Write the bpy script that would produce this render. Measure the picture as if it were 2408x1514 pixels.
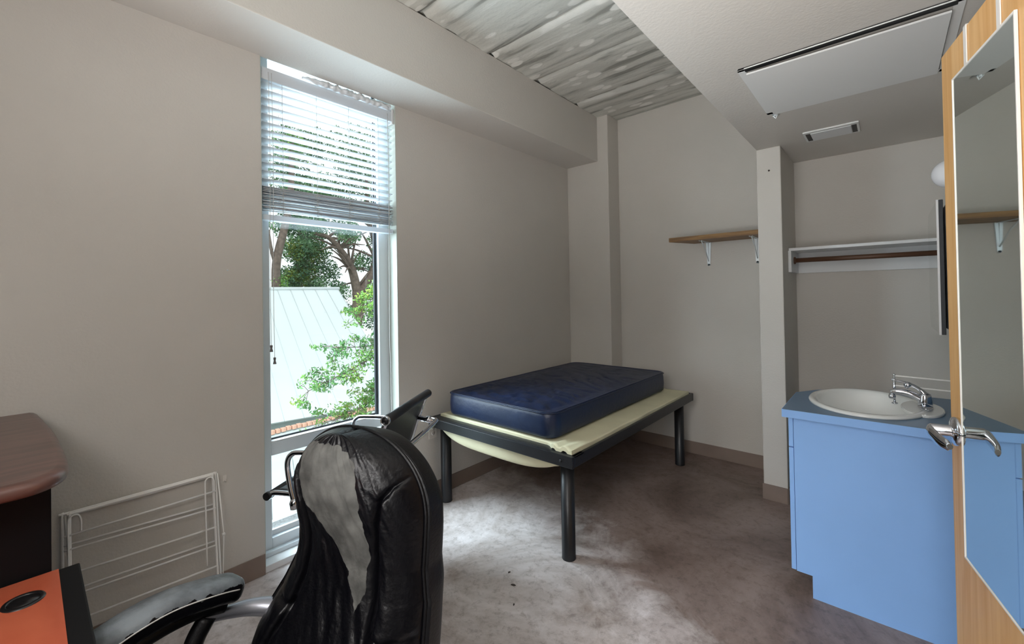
import bpy, bmesh, math, random
import numpy as np
from mathutils import Vector, Matrix, noise
random.seed(7)
rng = np.random.default_rng(7)
for o in list(bpy.data.objects):
    bpy.data.objects.remove(o, do_unlink=True)
S = bpy.context.scene
COL = S.collection
PI = math.pi
R = math.radians

# ------------------------------------------------------------------ camera
YAW, PITCH, ROLL = R(41.6329), R(0.5831), R(-0.9644)
FPX, PX, PY, EYE = 1008.07, 1194.47, 682.18, 1.44
F = Vector((-math.sin(YAW), math.cos(YAW), 0)); Rt = Vector((math.cos(YAW), math.sin(YAW), 0)); U = Vector((0, 0, 1))
c, s = math.cos(PITCH), math.sin(PITCH); F, U = c * F + s * U, -s * F + c * U
c, s = math.cos(ROLL), math.sin(ROLL); Rt, U = c * Rt + s * U, -s * Rt + c * U
cd = bpy.data.cameras.new('camera'); cam = bpy.data.objects.new('camera', cd); COL.objects.link(cam)
m = Matrix((Rt, U, -F)).transposed().to_4x4(); m.translation = (0, 0, EYE)
cam.matrix_world = m
cd.sensor_width = 36; cd.lens = 36 * FPX / 2408
cd.shift_x = (1204 - PX) / 2408; cd.shift_y = (PY - 757) / 2408
cd.clip_start = 0.02; cd.clip_end = 300
S.camera = cam
# ------------------------------------------------------------------ light
S.view_settings.view_transform = 'Standard'; S.view_settings.look = 'None'
S.view_settings.gamma = 1; S.view_settings.use_curve_mapping = False
S.view_settings.exposure = 0.35
w = bpy.data.worlds.new('overcast_sky'); S.world = w; w.use_nodes = True
bg = w.node_tree.nodes['Background']; bg.inputs[0].default_value = (0.93, 0.97, 1.0, 1); bg.inputs[1].default_value = 1.15

def area(name, loc, target, sx, sy, power, col=(1, 1, 1)):
    l = bpy.data.lights.new(name, 'AREA'); l.shape = 'RECTANGLE'; l.size = sx; l.size_y = sy; l.energy = power; l.color = col
    o = bpy.data.objects.new(name, l); COL.objects.link(o); o.location = loc
    o.rotation_euler = (Vector(target) - Vector(loc)).to_track_quat('-Z', 'Y').to_euler()
    return o
# added area lamps out of view: extra sky light, roof bounce, soft fill behind the camera
area('sky_light', (-5.2, -0.4, 4.6), (-2.3, 1.35, 1.2), 3.5, 3.0, 900, (0.80, 0.91, 1.0))
area('sky_light_low', (-4.3, -0.9, 1.6), (-2.3, 1.25, 1.2), 1.6, 2.2, 120, (0.80, 0.91, 1.0))
area('added_wall_fill', (-.30, -.75, 2.30), (-2.4, 1.0, .6), .7, .7, 15, (1.0, 0.98, 0.96))  # added fill that brightens the window wall, no fixture there
area('roof_bounce', (-3.9, 1.25, -1.05), (-2.2, 1.3, 2.7), 1.6, 1.8, 250, (0.66, 0.84, 1.0))
area('added_floor_fill', (-.15, -1.2, 1.75), (-.25, 1.6, .0), 1.1, .9, 8, (1.0, .97, .95)).data.spread = R(75)  # added soft fill for the near floor and vanity
area('added_up_fill', (-.60, -.85, .95), (-.65, .9, 3.1), 1.0, .9, 29, (1.0, .99, .98)).data.spread = R(98)  # added fill aimed up to brighten ceiling and soffit
sl = bpy.data.lights.new('sun', 'SUN'); sl.energy = 1.1; sl.angle = R(4); sl.color = (1, .97, .92)
so = bpy.data.objects.new('sun', sl); COL.objects.link(so); so.rotation_euler = Vector((-.55, .25, -.80)).to_track_quat('-Z', 'Y').to_euler()

# ------------------------------------------------------------------ materials
def srgb(h):
    h = h.lstrip('#'); v = [int(h[i:i + 2], 16) / 255 for i in (0, 2, 4)]
    return tuple((x / 12.92 if x <= .04045 else ((x + .055) / 1.055) ** 2.4) for x in v) + (1,)
def nd(t, typ, **k):
    n = t.nodes.new(typ)
    for a, v in k.items(): setattr(n, a, v)
    return n
def mat(name, col, rough=.6, metal=0., var=.0, scale=6., bump=0., bscale=60., stretch=(1, 1, 1), coat=0., spec=.5, detail=4.):
    m = bpy.data.materials.new(name); m.use_nodes = True; t = m.node_tree; b = t.nodes['Principled BSDF']
    c = srgb(col) if isinstance(col, str) else tuple(col) + (1,)
    b.inputs['Base Color'].default_value = c; b.inputs['Roughness'].default_value = rough; b.inputs['Metallic'].default_value = metal
    b.inputs['Coat Weight'].default_value = coat; b.inputs['Specular IOR Level'].default_value = spec
    tc = nd(t, 'ShaderNodeTexCoord'); mp = nd(t, 'ShaderNodeMapping'); mp.inputs['Scale'].default_value = stretch
    t.links.new(tc.outputs['Object'], mp.inputs['Vector'])
    if var > 0:
        n = nd(t, 'ShaderNodeTexNoise'); n.inputs['Scale'].default_value = scale; n.inputs['Detail'].default_value = detail
        t.links.new(mp.outputs[0], n.inputs['Vector'])
        r = nd(t, 'ShaderNodeValToRGB'); r.color_ramp.elements[0].position = .3; r.color_ramp.elements[1].position = .7
        r.color_ramp.elements[0].color = tuple(x * (1 - var) for x in c[:3]) + (1,)
        r.color_ramp.elements[1].color = tuple(min(1, x * (1 + var)) for x in c[:3]) + (1,)
        t.links.new(n.outputs['Fac'], r.inputs['Fac']); t.links.new(r.outputs[0], b.inputs['Base Color'])
    if bump > 0:
        n = nd(t, 'ShaderNodeTexNoise'); n.inputs['Scale'].default_value = bscale; n.inputs['Detail'].default_value = 3
        t.links.new(mp.outputs[0], n.inputs['Vector'])
        bp = nd(t, 'ShaderNodeBump'); bp.inputs['Strength'].default_value = bump; bp.inputs['Distance'].default_value = .01
        t.links.new(n.outputs['Fac'], bp.inputs['Height']); t.links.new(bp.outputs[0], b.inputs['Normal'])
    return m
M = {}
def slatmat():
    m = mat('blind_slat', '#e4e6e8', .4); t = m.node_tree; b = t.nodes['Principled BSDF']; o = [n for n in t.nodes if n.type == 'OUTPUT_MATERIAL'][0]
    tr = nd(t, 'ShaderNodeBsdfTranslucent'); tr.inputs[0].default_value = (.80, .88, .95, 1); mx = nd(t, 'ShaderNodeMixShader'); mx.inputs[0].default_value = .25
    t.links.new(b.outputs[0], mx.inputs[1]); t.links.new(tr.outputs[0], mx.inputs[2]); t.links.new(mx.outputs[0], o.inputs[0]); return m
M['wall'] = mat('wall_paint', '#c9c4bd', .62, var=.03, scale=1.5, bump=.12, bscale=90)
M['base'] = mat('rubber_baseboard', '#84746a', .6, var=.08, scale=5)
M['white'] = mat('white_paint', '#d9dadb', .45, bump=.03)
M['alu'] = mat('window_aluminium', '#d9e0e5', .38, metal=.05, var=.03, scale=3)
M['gasket'] = mat('black_gasket', '#20262c', .5)
M['slat'] = slatmat()
M['cord'] = mat('blind_cord', '#c9c8c6', .8)
M['tassel'] = mat('tassel_grey', '#6b6664', .5)
M['plastic'] = mat('plastic_sheet', '#dfe3e6', .25, bump=.3, bscale=25)
M['bedblack'] = mat('bed_black_paint', '#1b1c20', .38, var=.1, scale=20, bump=.05, bscale=120)
M['mattress'] = mat('navy_vinyl', '#0f2040', .42, var=.15, scale=8, bump=.16, bscale=35)
M['foam'] = mat('cream_foam', '#d9d4b4', .75, var=.06, scale=6, bump=.1, bscale=150)
M['blue'] = mat('blue_laminate', '#8ebbf6', .42, var=.03, scale=3, bump=.02, bscale=200)
M['bluetop'] = mat('blue_grey_laminate', '#5f7c98', .35, var=.05, scale=5)
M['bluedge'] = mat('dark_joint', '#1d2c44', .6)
M['porcelain'] = mat('porcelain', '#e4e6e4', .1, coat=.5)
M['chrome'] = mat('chrome', '#dcdfe6', .08, metal=1.)
M['zinc'] = mat('zinc_bracket', '#e3e9ec', .35, metal=.35)
M['mirror'] = mat('mirror_silver', (.68, .73, .70), .02, metal=1.)
M['black'] = mat('black_plastic', '#121316', .45)
M['hutch'] = mat('black_laminate', '#08080b', .6, spec=.25)
M['wire'] = mat('white_wire', '#f3f0ec', .4)
M['outlet'] = mat('outlet_plastic', '#d8d2ca', .35)
M['globe'] = mat('frosted_globe', '#e6e8ec', .2, coat=.3)
M['armmetal'] = mat('grey_bracket', '#9a9ca4', .35, metal=.7)
M['nail'] = mat('nail_head', '#3a332e', .5)
M['hatch'] = mat('hatch_paint', '#dcdcda', .5)
M['rod'] = mat('closet_rod_wood', '#5d3f2c', .5, var=.2, scale=10, stretch=(.1, 1, 1))
M['bark'] = mat('bark', '#6b5d54', .9, var=.35, scale=6, bump=.5, bscale=12)
M['reveal'] = mat('reveal_paint', '#b9beb6', .6)
M['roof'] = mat('roof_metal', '#c6cdcd', .5, var=.02, scale=1)
M['roof2'] = mat('roof_membrane', '#b9c4c4', .7, var=.05, scale=2)
M['gravel'] = mat('dark_gravel', '#77797a', .9, var=.4, scale=40)
M['brick'] = mat('brick_orange', '#d3a48c', .8, var=.2, scale=8)
M['ground'] = mat('lawn_ground', '#5b6b48', .95, var=.3, scale=1.5)
M['mesh'] = mat('chair_black_vinyl', '#16191f', .38, var=.1, scale=30, bump=.08, bscale=120)
M['grommet'] = mat('grommet_plastic', '#1c1a1b', .3)
M['shell'] = mat('leather_back', '#060609', .45, spec=.35, bump=.12, bscale=140)

def wood(name, c1, c2, rough=.45, stretch=(1, 1, .08), scale=22., coat=0.):
    m = bpy.data.materials.new(name); m.use_nodes = True; t = m.node_tree; b = t.nodes['Principled BSDF']
    tc = nd(t, 'ShaderNodeTexCoord'); mp = nd(t, 'ShaderNodeMapping'); mp.inputs['Scale'].default_value = stretch
    n = nd(t, 'ShaderNodeTexNoise'); n.inputs['Scale'].default_value = scale; n.inputs['Detail'].default_value = 6; n.inputs['Distortion'].default_value = .6
    r = nd(t, 'ShaderNodeValToRGB'); r.color_ramp.elements[0].position = .35; r.color_ramp.elements[1].position = .68
    r.color_ramp.elements[0].color = srgb(c1); r.color_ramp.elements[1].color = srgb(c2)
    t.links.new(tc.outputs['Object'], mp.inputs[0]); t.links.new(mp.outputs[0], n.inputs['Vector'])
    t.links.new(n.outputs['Fac'], r.inputs[0]); t.links.new(r.outputs[0], b.inputs['Base Color'])
    b.inputs['Roughness'].default_value = rough; b.inputs['Coat Weight'].default_value = coat
    return m
M['door'] = wood('door_veneer', '#e0a862', '#f2c486', .42, (1, 1, .06), 30)
M['oak'] = wood('oak_shelf', '#6f4f2a', '#96703f', .5, (.08, 1, 1), 40)
M['cherry'] = wood('cherry_top', '#523832', '#6b4a42', .35, (1, .15, 1), 30, .2)
M['orange'] = wood('orange_desk_top', '#b5563a', '#c8684a', .4, (.4, 1, 1), 12)

def glassmat(name, col=(1, 1, 1), refl=.08):
    m = bpy.data.materials.new(name); m.use_nodes = True; t = m.node_tree; t.nodes.clear()
    o = nd(t, 'ShaderNodeOutputMaterial'); mx = nd(t, 'ShaderNodeMixShader'); tr = nd(t, 'ShaderNodeBsdfTransparent'); gl = nd(t, 'ShaderNodeBsdfGlossy')
    tr.inputs[0].default_value = tuple(col) + (1,); gl.inputs['Roughness'].default_value = .02; mx.inputs[0].default_value = refl
    t.links.new(tr.outputs[0], mx.inputs[1]); t.links.new(gl.outputs[0], mx.inputs[2]); t.links.new(mx.outputs[0], o.inputs[0])
    return m
M['glass'] = glassmat('window_glass', (.95, .99, .99), .05)

def leafmat(name, c1, c2):
    m = bpy.data.materials.new(name); m.use_nodes = True; t = m.node_tree; b = t.nodes['Principled BSDF']
    tc = nd(t, 'ShaderNodeTexCoord'); n = nd(t, 'ShaderNodeTexNoise'); n.inputs['Scale'].default_value = 1.6; n.inputs['Detail'].default_value = 6
    r = nd(t, 'ShaderNodeValToRGB'); r.color_ramp.elements[0].position = .38; r.color_ramp.elements[1].position = .62
    r.color_ramp.elements[0].color = srgb(c1); r.color_ramp.elements[1].color = srgb(c2)
    t.links.new(tc.outputs['Object'], n.inputs['Vector']); t.links.new(n.outputs['Fac'], r.inputs[0]); t.links.new(r.outputs[0], b.inputs['Base Color'])
    b.inputs['Roughness'].default_value = .6
    return m
M['leafdark'] = leafmat('leaf_dark', '#4c7355', '#6f9464')
M['leafbright'] = leafmat('leaf_bright', '#3f7036', '#7aa646')
M['leafolive'] = leafmat('leaf_olive', '#47702f', '#93a03f')

# stained concrete floor
def floormat():
    m = bpy.data.materials.new('stained_concrete_floor'); m.use_nodes = True; t = m.node_tree; b = t.nodes['Principled BSDF']
    tc = nd(t, 'ShaderNodeTexCoord')
    def noi(sc, det, dist=0., rough=.6):
        n = nd(t, 'ShaderNodeTexNoise'); n.inputs['Scale'].default_value = sc; n.inputs['Detail'].default_value = det
        n.inputs['Distortion'].default_value = dist; n.inputs['Roughness'].default_value = rough
        t.links.new(tc.outputs['Object'], n.inputs['Vector']); return n
    a = noi(1.3, 8, .8, .7); r = nd(t, 'ShaderNodeValToRGB'); e = r.color_ramp.elements
    e[0].position = .36; e[0].color = srgb('#a3968f'); e[1].position = .62; e[1].color = srgb('#ece5e6')
    t.links.new(a.outputs['Fac'], r.inputs[0])
    d = noi(20, 12, .3, .8); r2 = nd(t, 'ShaderNodeValToRGB'); e = r2.color_ramp.elements
    e[0].position = .36; e[0].color = (.52, .49, .47, 1); e[1].position = .5; e[1].color = (1, 1, 1, 1)
    t.links.new(d.outputs['Fac'], r2.inputs[0])
    mx = nd(t, 'ShaderNodeMix'); mx.data_type = 'RGBA'; mx.blend_type = 'MULTIPLY'; mx.inputs['Factor'].default_value = .75
    t.links.new(r.outputs[0], mx.inputs['A']); t.links.new(r2.outputs[0], mx.inputs['B'])
    # multiplied darker towards the far right of the room, edge broken up by noise
    sp = nd(t, 'ShaderNodeSeparateXYZ'); t.links.new(tc.outputs['Object'], sp.inputs[0])
    ad = nd(t, 'ShaderNodeMath', operation='MULTIPLY_ADD'); ad.inputs[1].default_value = .55
    t.links.new(sp.outputs[0], ad.inputs[0]); t.links.new(sp.outputs[1], ad.inputs[2])
    wv = noi(3, 8, 1.0, .7); ad2 = nd(t, 'ShaderNodeMath', operation='MULTIPLY_ADD'); ad2.inputs[1].default_value = 1.3
    t.links.new(wv.outputs['Fac'], ad2.inputs[0]); t.links.new(ad.outputs[0], ad2.inputs[2])
    mr = nd(t, 'ShaderNodeMapRange'); mr.inputs['From Min'].default_value = 1.75; mr.inputs['From Max'].default_value = 2.3
    t.links.new(ad2.outputs[0], mr.inputs['Value'])
    m2 = nd(t, 'ShaderNodeMix'); m2.data_type = 'RGBA'; m2.blend_type = 'MULTIPLY'
    t.links.new(mr.outputs[0], m2.inputs['Factor']); t.links.new(mx.outputs['Result'], m2.inputs['A']); m2.inputs['B'].default_value = (.36, .295, .265, 1)
    t.links.new(m2.outputs['Result'], b.inputs['Base Color'])
    b.inputs['Roughness'].default_value = .42
    bp = nd(t, 'ShaderNodeBump'); bp.inputs['Strength'].default_value = .15; bp.inputs['Distance'].default_value = .004
    t.links.new(d.outputs['Fac'], bp.inputs['Height']); t.links.new(bp.outputs[0], b.inputs['Normal'])
    return m
M['floor'] = floormat()
# board-marked concrete ceiling
def ceilmat():
    m = bpy.data.materials.new('board_formed_concrete'); m.use_nodes = True; t = m.node_tree; b = t.nodes['Principled BSDF']
    tc = nd(t, 'ShaderNodeTexCoord'); mp = nd(t, 'ShaderNodeMapping'); mp.inputs['Scale'].default_value = (.8, 6.5, 1)
    t.links.new(tc.outputs['Object'], mp.inputs[0])
    n = nd(t, 'ShaderNodeTexNoise'); n.inputs['Scale'].default_value = 2.2; n.inputs['Detail'].default_value = 7; n.inputs['Distortion'].default_value = .4
    t.links.new(mp.outputs[0], n.inputs['Vector'])
    r = nd(t, 'ShaderNodeValToRGB'); e = r.color_ramp.elements
    e[0].position = .34; e[0].color = srgb('#8f8e87'); e[1].position = .66; e[1].color = srgb('#d2d1ca')
    x = e.new(.44); x.color = srgb('#b9b8b0'); x = e.new(.47); x.color = srgb('#bebdb5'); x = e.new(.60); x.color = srgb('#c2c1b9')
    t.links.new(n.outputs['Fac'], r.inputs[0])
    # pale drip patches
    mp2 = nd(t, 'ShaderNodeMapping'); mp2.inputs['Scale'].default_value = (4, 9, 1); t.links.new(tc.outputs['Object'], mp2.inputs[0])
    nz = nd(t, 'ShaderNodeTexNoise'); nz.inputs['Scale'].default_value = 3; t.links.new(mp2.outputs[0], nz.inputs['Vector'])
    va = nd(t, 'ShaderNodeMix'); va.data_type = 'RGBA'; va.inputs['Factor'].default_value = .12
    t.links.new(mp2.outputs[0], va.inputs['A']); t.links.new(nz.outputs['Color'], va.inputs['B'])
    v = nd(t, 'ShaderNodeTexVoronoi'); v.inputs['Scale'].default_value = 1.25; t.links.new(va.outputs['Result'], v.inputs['Vector'])
    vr = nd(t, 'ShaderNodeValToRGB'); e = vr.color_ramp.elements; e[0].position = .24; e[0].color = (1, 1, 1, 1); e[1].position = .30; e[1].color = (0, 0, 0, 1)
    t.links.new(v.outputs['Distance'], vr.inputs[0])
    mx = nd(t, 'ShaderNodeMix'); mx.data_type = 'RGBA'; t.links.new(vr.outputs[0], mx.inputs['Factor'])
    t.links.new(r.outputs[0], mx.inputs['A']); mx.inputs['B'].default_value = srgb('#dcdad3')
    t.links.new(mx.outputs['Result'], b.inputs['Base Color']); b.inputs['Roughness'].default_value = .85
    bp = nd(t, 'ShaderNodeBump'); bp.inputs['Strength'].default_value = .5; bp.inputs['Distance'].default_value = .012
    fg = nd(t, 'ShaderNodeTexNoise'); fg.inputs['Scale'].default_value = 45; fg.inputs['Detail'].default_value = 4; t.links.new(tc.outputs['Object'], fg.inputs['Vector'])
    fm_ = nd(t, 'ShaderNodeMath', operation='MULTIPLY_ADD'); fm_.inputs[1].default_value = .35; t.links.new(fg.outputs['Fac'], fm_.inputs[0]); t.links.new(n.outputs['Fac'], fm_.inputs[2]); t.links.new(fm_.outputs[0], bp.inputs['Height']); t.links.new(bp.outputs[0], b.inputs['Normal'])
    return m
M['ceiling'] = ceilmat()
# leather whose black coat has peeled where the mesh attribute 'peel' is high
def leather(name, coat, bare, rough_coat=.33, rough_bare=.8, fine=55.):
    m = bpy.data.materials.new(name); m.use_nodes = True; t = m.node_tree; b = t.nodes['Principled BSDF']
    b.inputs['Specular IOR Level'].default_value = .32
    at = nd(t, 'ShaderNodeAttribute'); at.attribute_name = 'peel'
    tc = nd(t, 'ShaderNodeTexCoord'); n = nd(t, 'ShaderNodeTexNoise'); n.inputs['Scale'].default_value = fine; n.inputs['Detail'].default_value = 5
    t.links.new(tc.outputs['Object'], n.inputs['Vector'])
    ma = nd(t, 'ShaderNodeMath', operation='MULTIPLY_ADD'); ma.inputs[1].default_value = .45; t.links.new(n.outputs['Fac'], ma.inputs[0]); t.links.new(at.outputs['Fac'], ma.inputs[2])
    r = nd(t, 'ShaderNodeValToRGB'); r.color_ramp.elements[0].position = .70; r.color_ramp.elements[1].position = .74
    t.links.new(ma.outputs[0], r.inputs[0])
    n2 = nd(t, 'ShaderNodeTexNoise'); n2.inputs['Scale'].default_value = 15; n2.inputs['Detail'].default_value = 7; t.links.new(tc.outputs['Object'], n2.inputs['Vector'])
    r2 = nd(t, 'ShaderNodeValToRGB'); r2.color_ramp.elements[0].position = .35; r2.color_ramp.elements[1].position = .65
    bc = srgb(bare); r2.color_ramp.elements[0].color = tuple(x * .38 for x in bc[:3]) + (1,); r2.color_ramp.elements[1].color = bc
    t.links.new(n2.outputs['Fac'], r2.inputs[0])
    mx = nd(t, 'ShaderNodeMix'); mx.data_type = 'RGBA'; t.links.new(r.outputs[0], mx.inputs['Factor']); mx.inputs['A'].default_value = srgb(coat)
    t.links.new(r2.outputs[0], mx.inputs['B']); t.links.new(mx.outputs['Result'], b.inputs['Base Color'])
    mr = nd(t, 'ShaderNodeMapRange'); mr.inputs['To Min'].default_value = rough_coat; mr.inputs['To Max'].default_value = rough_bare
    t.links.new(r.outputs[0], mr.inputs['Value']); t.links.new(mr.outputs[0], b.inputs['Roughness'])
    bn = nd(t, 'ShaderNodeTexNoise'); bn.inputs['Scale'].default_value = 90; t.links.new(tc.outputs['Object'], bn.inputs['Vector'])
    su = nd(t, 'ShaderNodeMath', operation='MULTIPLY_ADD'); su.inputs[1].default_value = -1.2; t.links.new(r.outputs[0], su.inputs[0]); t.links.new(bn.outputs['Fac'], su.inputs[2])
    bp = nd(t, 'ShaderNodeBump'); bp.inputs['Strength'].default_value = .35; bp.inputs['Distance'].default_value = .004
    t.links.new(su.outputs[0], bp.inputs['Height']); t.links.new(bp.outputs[0], b.inputs['Normal'])
    return m
M['leather'] = leather('peeling_leather', '#050509', '#62625f', .36)
M['armleather'] = leather('peeling_arm_leather', '#08080d', '#7f868c', rough_bare=.45, fine=110.)

# ------------------------------------------------------------------ mesh helpers
def bx(bm, a, b, bev=0.):
    """box between two corners, optionally bevelled"""
    a = Vector(a); b = Vector(b); lo = Vector(map(min, a, b)); hi = Vector(map(max, a, b))
    t = bmesh.new(); bmesh.ops.create_cube(t, size=1)
    for v in t.verts: v.co = Vector(((v.co[i] + .5) * (hi[i] - lo[i]) + lo[i] for i in range(3)))
    if bev > 0: bmesh.ops.bevel(t, geom=t.edges[:], offset=bev, segments=2, affect='EDGES', profile=.6)
    merge(bm, t); return bm
def merge(bm, t, mtx=None):
    if mtx is not None: t.transform(mtx)
    mp = {}
    for v in t.verts: mp[v] = bm.verts.new(v.co)
    for f in t.faces:
        try: nf = bm.faces.new([mp[v] for v in f.verts]); nf.smooth = f.smooth
        except ValueError: pass
    t.free()
def tube(bm, pts, r, seg=10, caps=True, closed=False):
    """round tube through points; r a number or a list"""
    pts = [Vector(p) for p in pts]; n = len(pts); rs = r if isinstance(r, (list, tuple)) else [r] * n
    rings = []; prev = None
    for i, p in enumerate(pts):
        if closed: d = (pts[(i + 1) % n] - pts[i - 1])
        else: d = (pts[min(i + 1, n - 1)] - pts[max(i - 1, 0)])
        d.normalize()
        if prev is None: u = d.orthogonal().normalized()
        else: u = (prev - d * prev.dot(d)); u = u.normalized() if u.length > 1e-6 else d.orthogonal().normalized()
        prev = u; v = d.cross(u)
        rings.append([bm.verts.new(p + rs[i] * (math.cos(2 * PI * k / seg) * u + math.sin(2 * PI * k / seg) * v)) for k in range(seg)])
    for i in range(n if closed else n - 1):
        A, B = rings[i], rings[(i + 1) % n]
        for k in range(seg):
            f = bm.faces.new((A[k], A[(k + 1) % seg], B[(k + 1) % seg], B[k])); f.smooth = True
    if caps and not closed:
        bm.faces.new(rings[0][::-1]); bm.faces.new(rings[-1])
    return bm
def smooth_path(pts, n=8, closed=False):
    P = [Vector(p) for p in pts]; out = []; N = len(P)
    for i in range(N if closed else N - 1):
        p0 = P[i - 1] if (i > 0 or closed) else P[0] * 2 - P[1]; p1 = P[i]; p2 = P[(i + 1) % N]
        p3 = P[(i + 2) % N] if (i + 2 < N or closed) else P[-1] * 2 - P[-2]
        for k in range(n):
            t = k / n
            out.append(.5 * ((2 * p1) + (-p0 + p2) * t + (2 * p0 - 5 * p1 + 4 * p2 - p3) * t * t + (-p0 + 3 * p1 - 3 * p2 + p3) * t ** 3))
    if not closed: out.append(P[-1])
    return out
def lathe(bm, prof, centre, axis=(0, 0, 1), seg=32, sx=1., sy=1.):
    """profile (r, h) revolved round an axis"""
    q = Vector((0, 0, 1)).rotation_difference(Vector(axis)); rings = []
    for r, h in prof:
        if r < 1e-6: rings.append([bm.verts.new(Vector(centre) + q @ Vector((0, 0, h)))])
        else: rings.append([bm.verts.new(Vector(centre) + q @ Vector((r * sx * math.cos(2 * PI * k / seg), r * sy * math.sin(2 * PI * k / seg), h))) for k in range(seg)])
    for A, B in zip(rings, rings[1:]):
        for k in range(seg):
            k2 = (k + 1) % seg
            a = [A[k % len(A)], A[k2 % len(A)], B[k2 % len(B)], B[k % len(B)]]
            a = list(dict.fromkeys(a))
            if len(a) > 2:
                try: f = bm.faces.new(a); f.smooth = True
                except ValueError: pass
    return bm
def prism(bm, poly, z0, z1, bev=0.):
    t = bmesh.new(); lo = [t.verts.new((x, y, z0)) for x, y in poly]; hi = [t.verts.new((x, y, z1)) for x, y in poly]
    n = len(poly); t.faces.new(lo[::-1]); t.faces.new(hi)
    for i in range(n): t.faces.new((lo[i], lo[(i + 1) % n], hi[(i + 1) % n], hi[i]))
    bmesh.ops.recalc_face_normals(t, faces=t.faces)
    if bev > 0: bmesh.ops.bevel(t, geom=t.edges[:], offset=bev, segments=2, affect='EDGES')
    merge(bm, t); return bm
def B(): return bmesh.new()
def obj(name, bm, m, parent=None, smooth=None):
    bmesh.ops.recalc_face_normals(bm, faces=bm.faces)
    me = bpy.data.meshes.new(name); bm.to_mesh(me); bm.free()
    if smooth is not None:
        for p in me.polygons: p.use_smooth = smooth
    me.materials.append(m if not isinstance(m, str) else M[m])
    o = bpy.data.objects.new(name, me); COL.objects.link(o)
    if parent is not None:
        o.parent = parent; o.matrix_parent_inverse = parent_inv(parent)
    return o
def wm(o):
    return (wm(o.parent) @ o.matrix_parent_inverse if o.parent else Matrix()) @ Matrix.LocRotScale(o.location, o.rotation_euler, o.scale)
def parent_inv(p): return wm(p).inverted()
def thing(name, label, cat, loc, rz=0, group=None):
    o = bpy.data.objects.new(name, None); COL.objects.link(o); o.empty_display_size = .05
    o.location = loc; o.rotation_euler = (0, 0, rz); tag(o, label, cat, group); return o
def tag(o, label, cat, group=None, kind=None):
    o['label'] = label; o['category'] = cat
    if group: o['group'] = group
    if kind: o['kind'] = kind
    return o
def struct(o): o['kind'] = 'structure'; return o
def copy_tree(o, parent=None):
    c = o.copy(); COL.objects.link(c)
    if parent is not None: c.parent = parent; 
    for ch in list(o.children): copy_tree(ch, c)
    return c
def grid(bm, nu, nv, fn, wrap_u=False):
    V = [[bm.verts.new(fn(i / (nu if wrap_u else nu - 1), j / (nv - 1))) for i in range(nu)] for j in range(nv)]
    for j in range(nv - 1):
        for i in range(nu if wrap_u else nu - 1):
            f = bm.faces.new((V[j][i], V[j][(i + 1) % nu], V[j + 1][(i + 1) % nu], V[j + 1][i])); f.smooth = True
    return V

# ------------------------------------------------------------------ room dimensions (metres)
WX, DY, CZ = -2.465, 3.946, 3.166          # window wall, far wall, concrete ceiling
BZ, BXF = 2.727, -2.109                    # beam underside and front face
SZ, SX = 2.417, -0.6745                    # soffit underside and edge
RX, NY = 0.345, -1.5                       # right wall, wall behind the camera
WY0, WY1 = 0.827, 1.661                    # window recess
OUT = -2.66                                # outer face of the window wall

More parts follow.
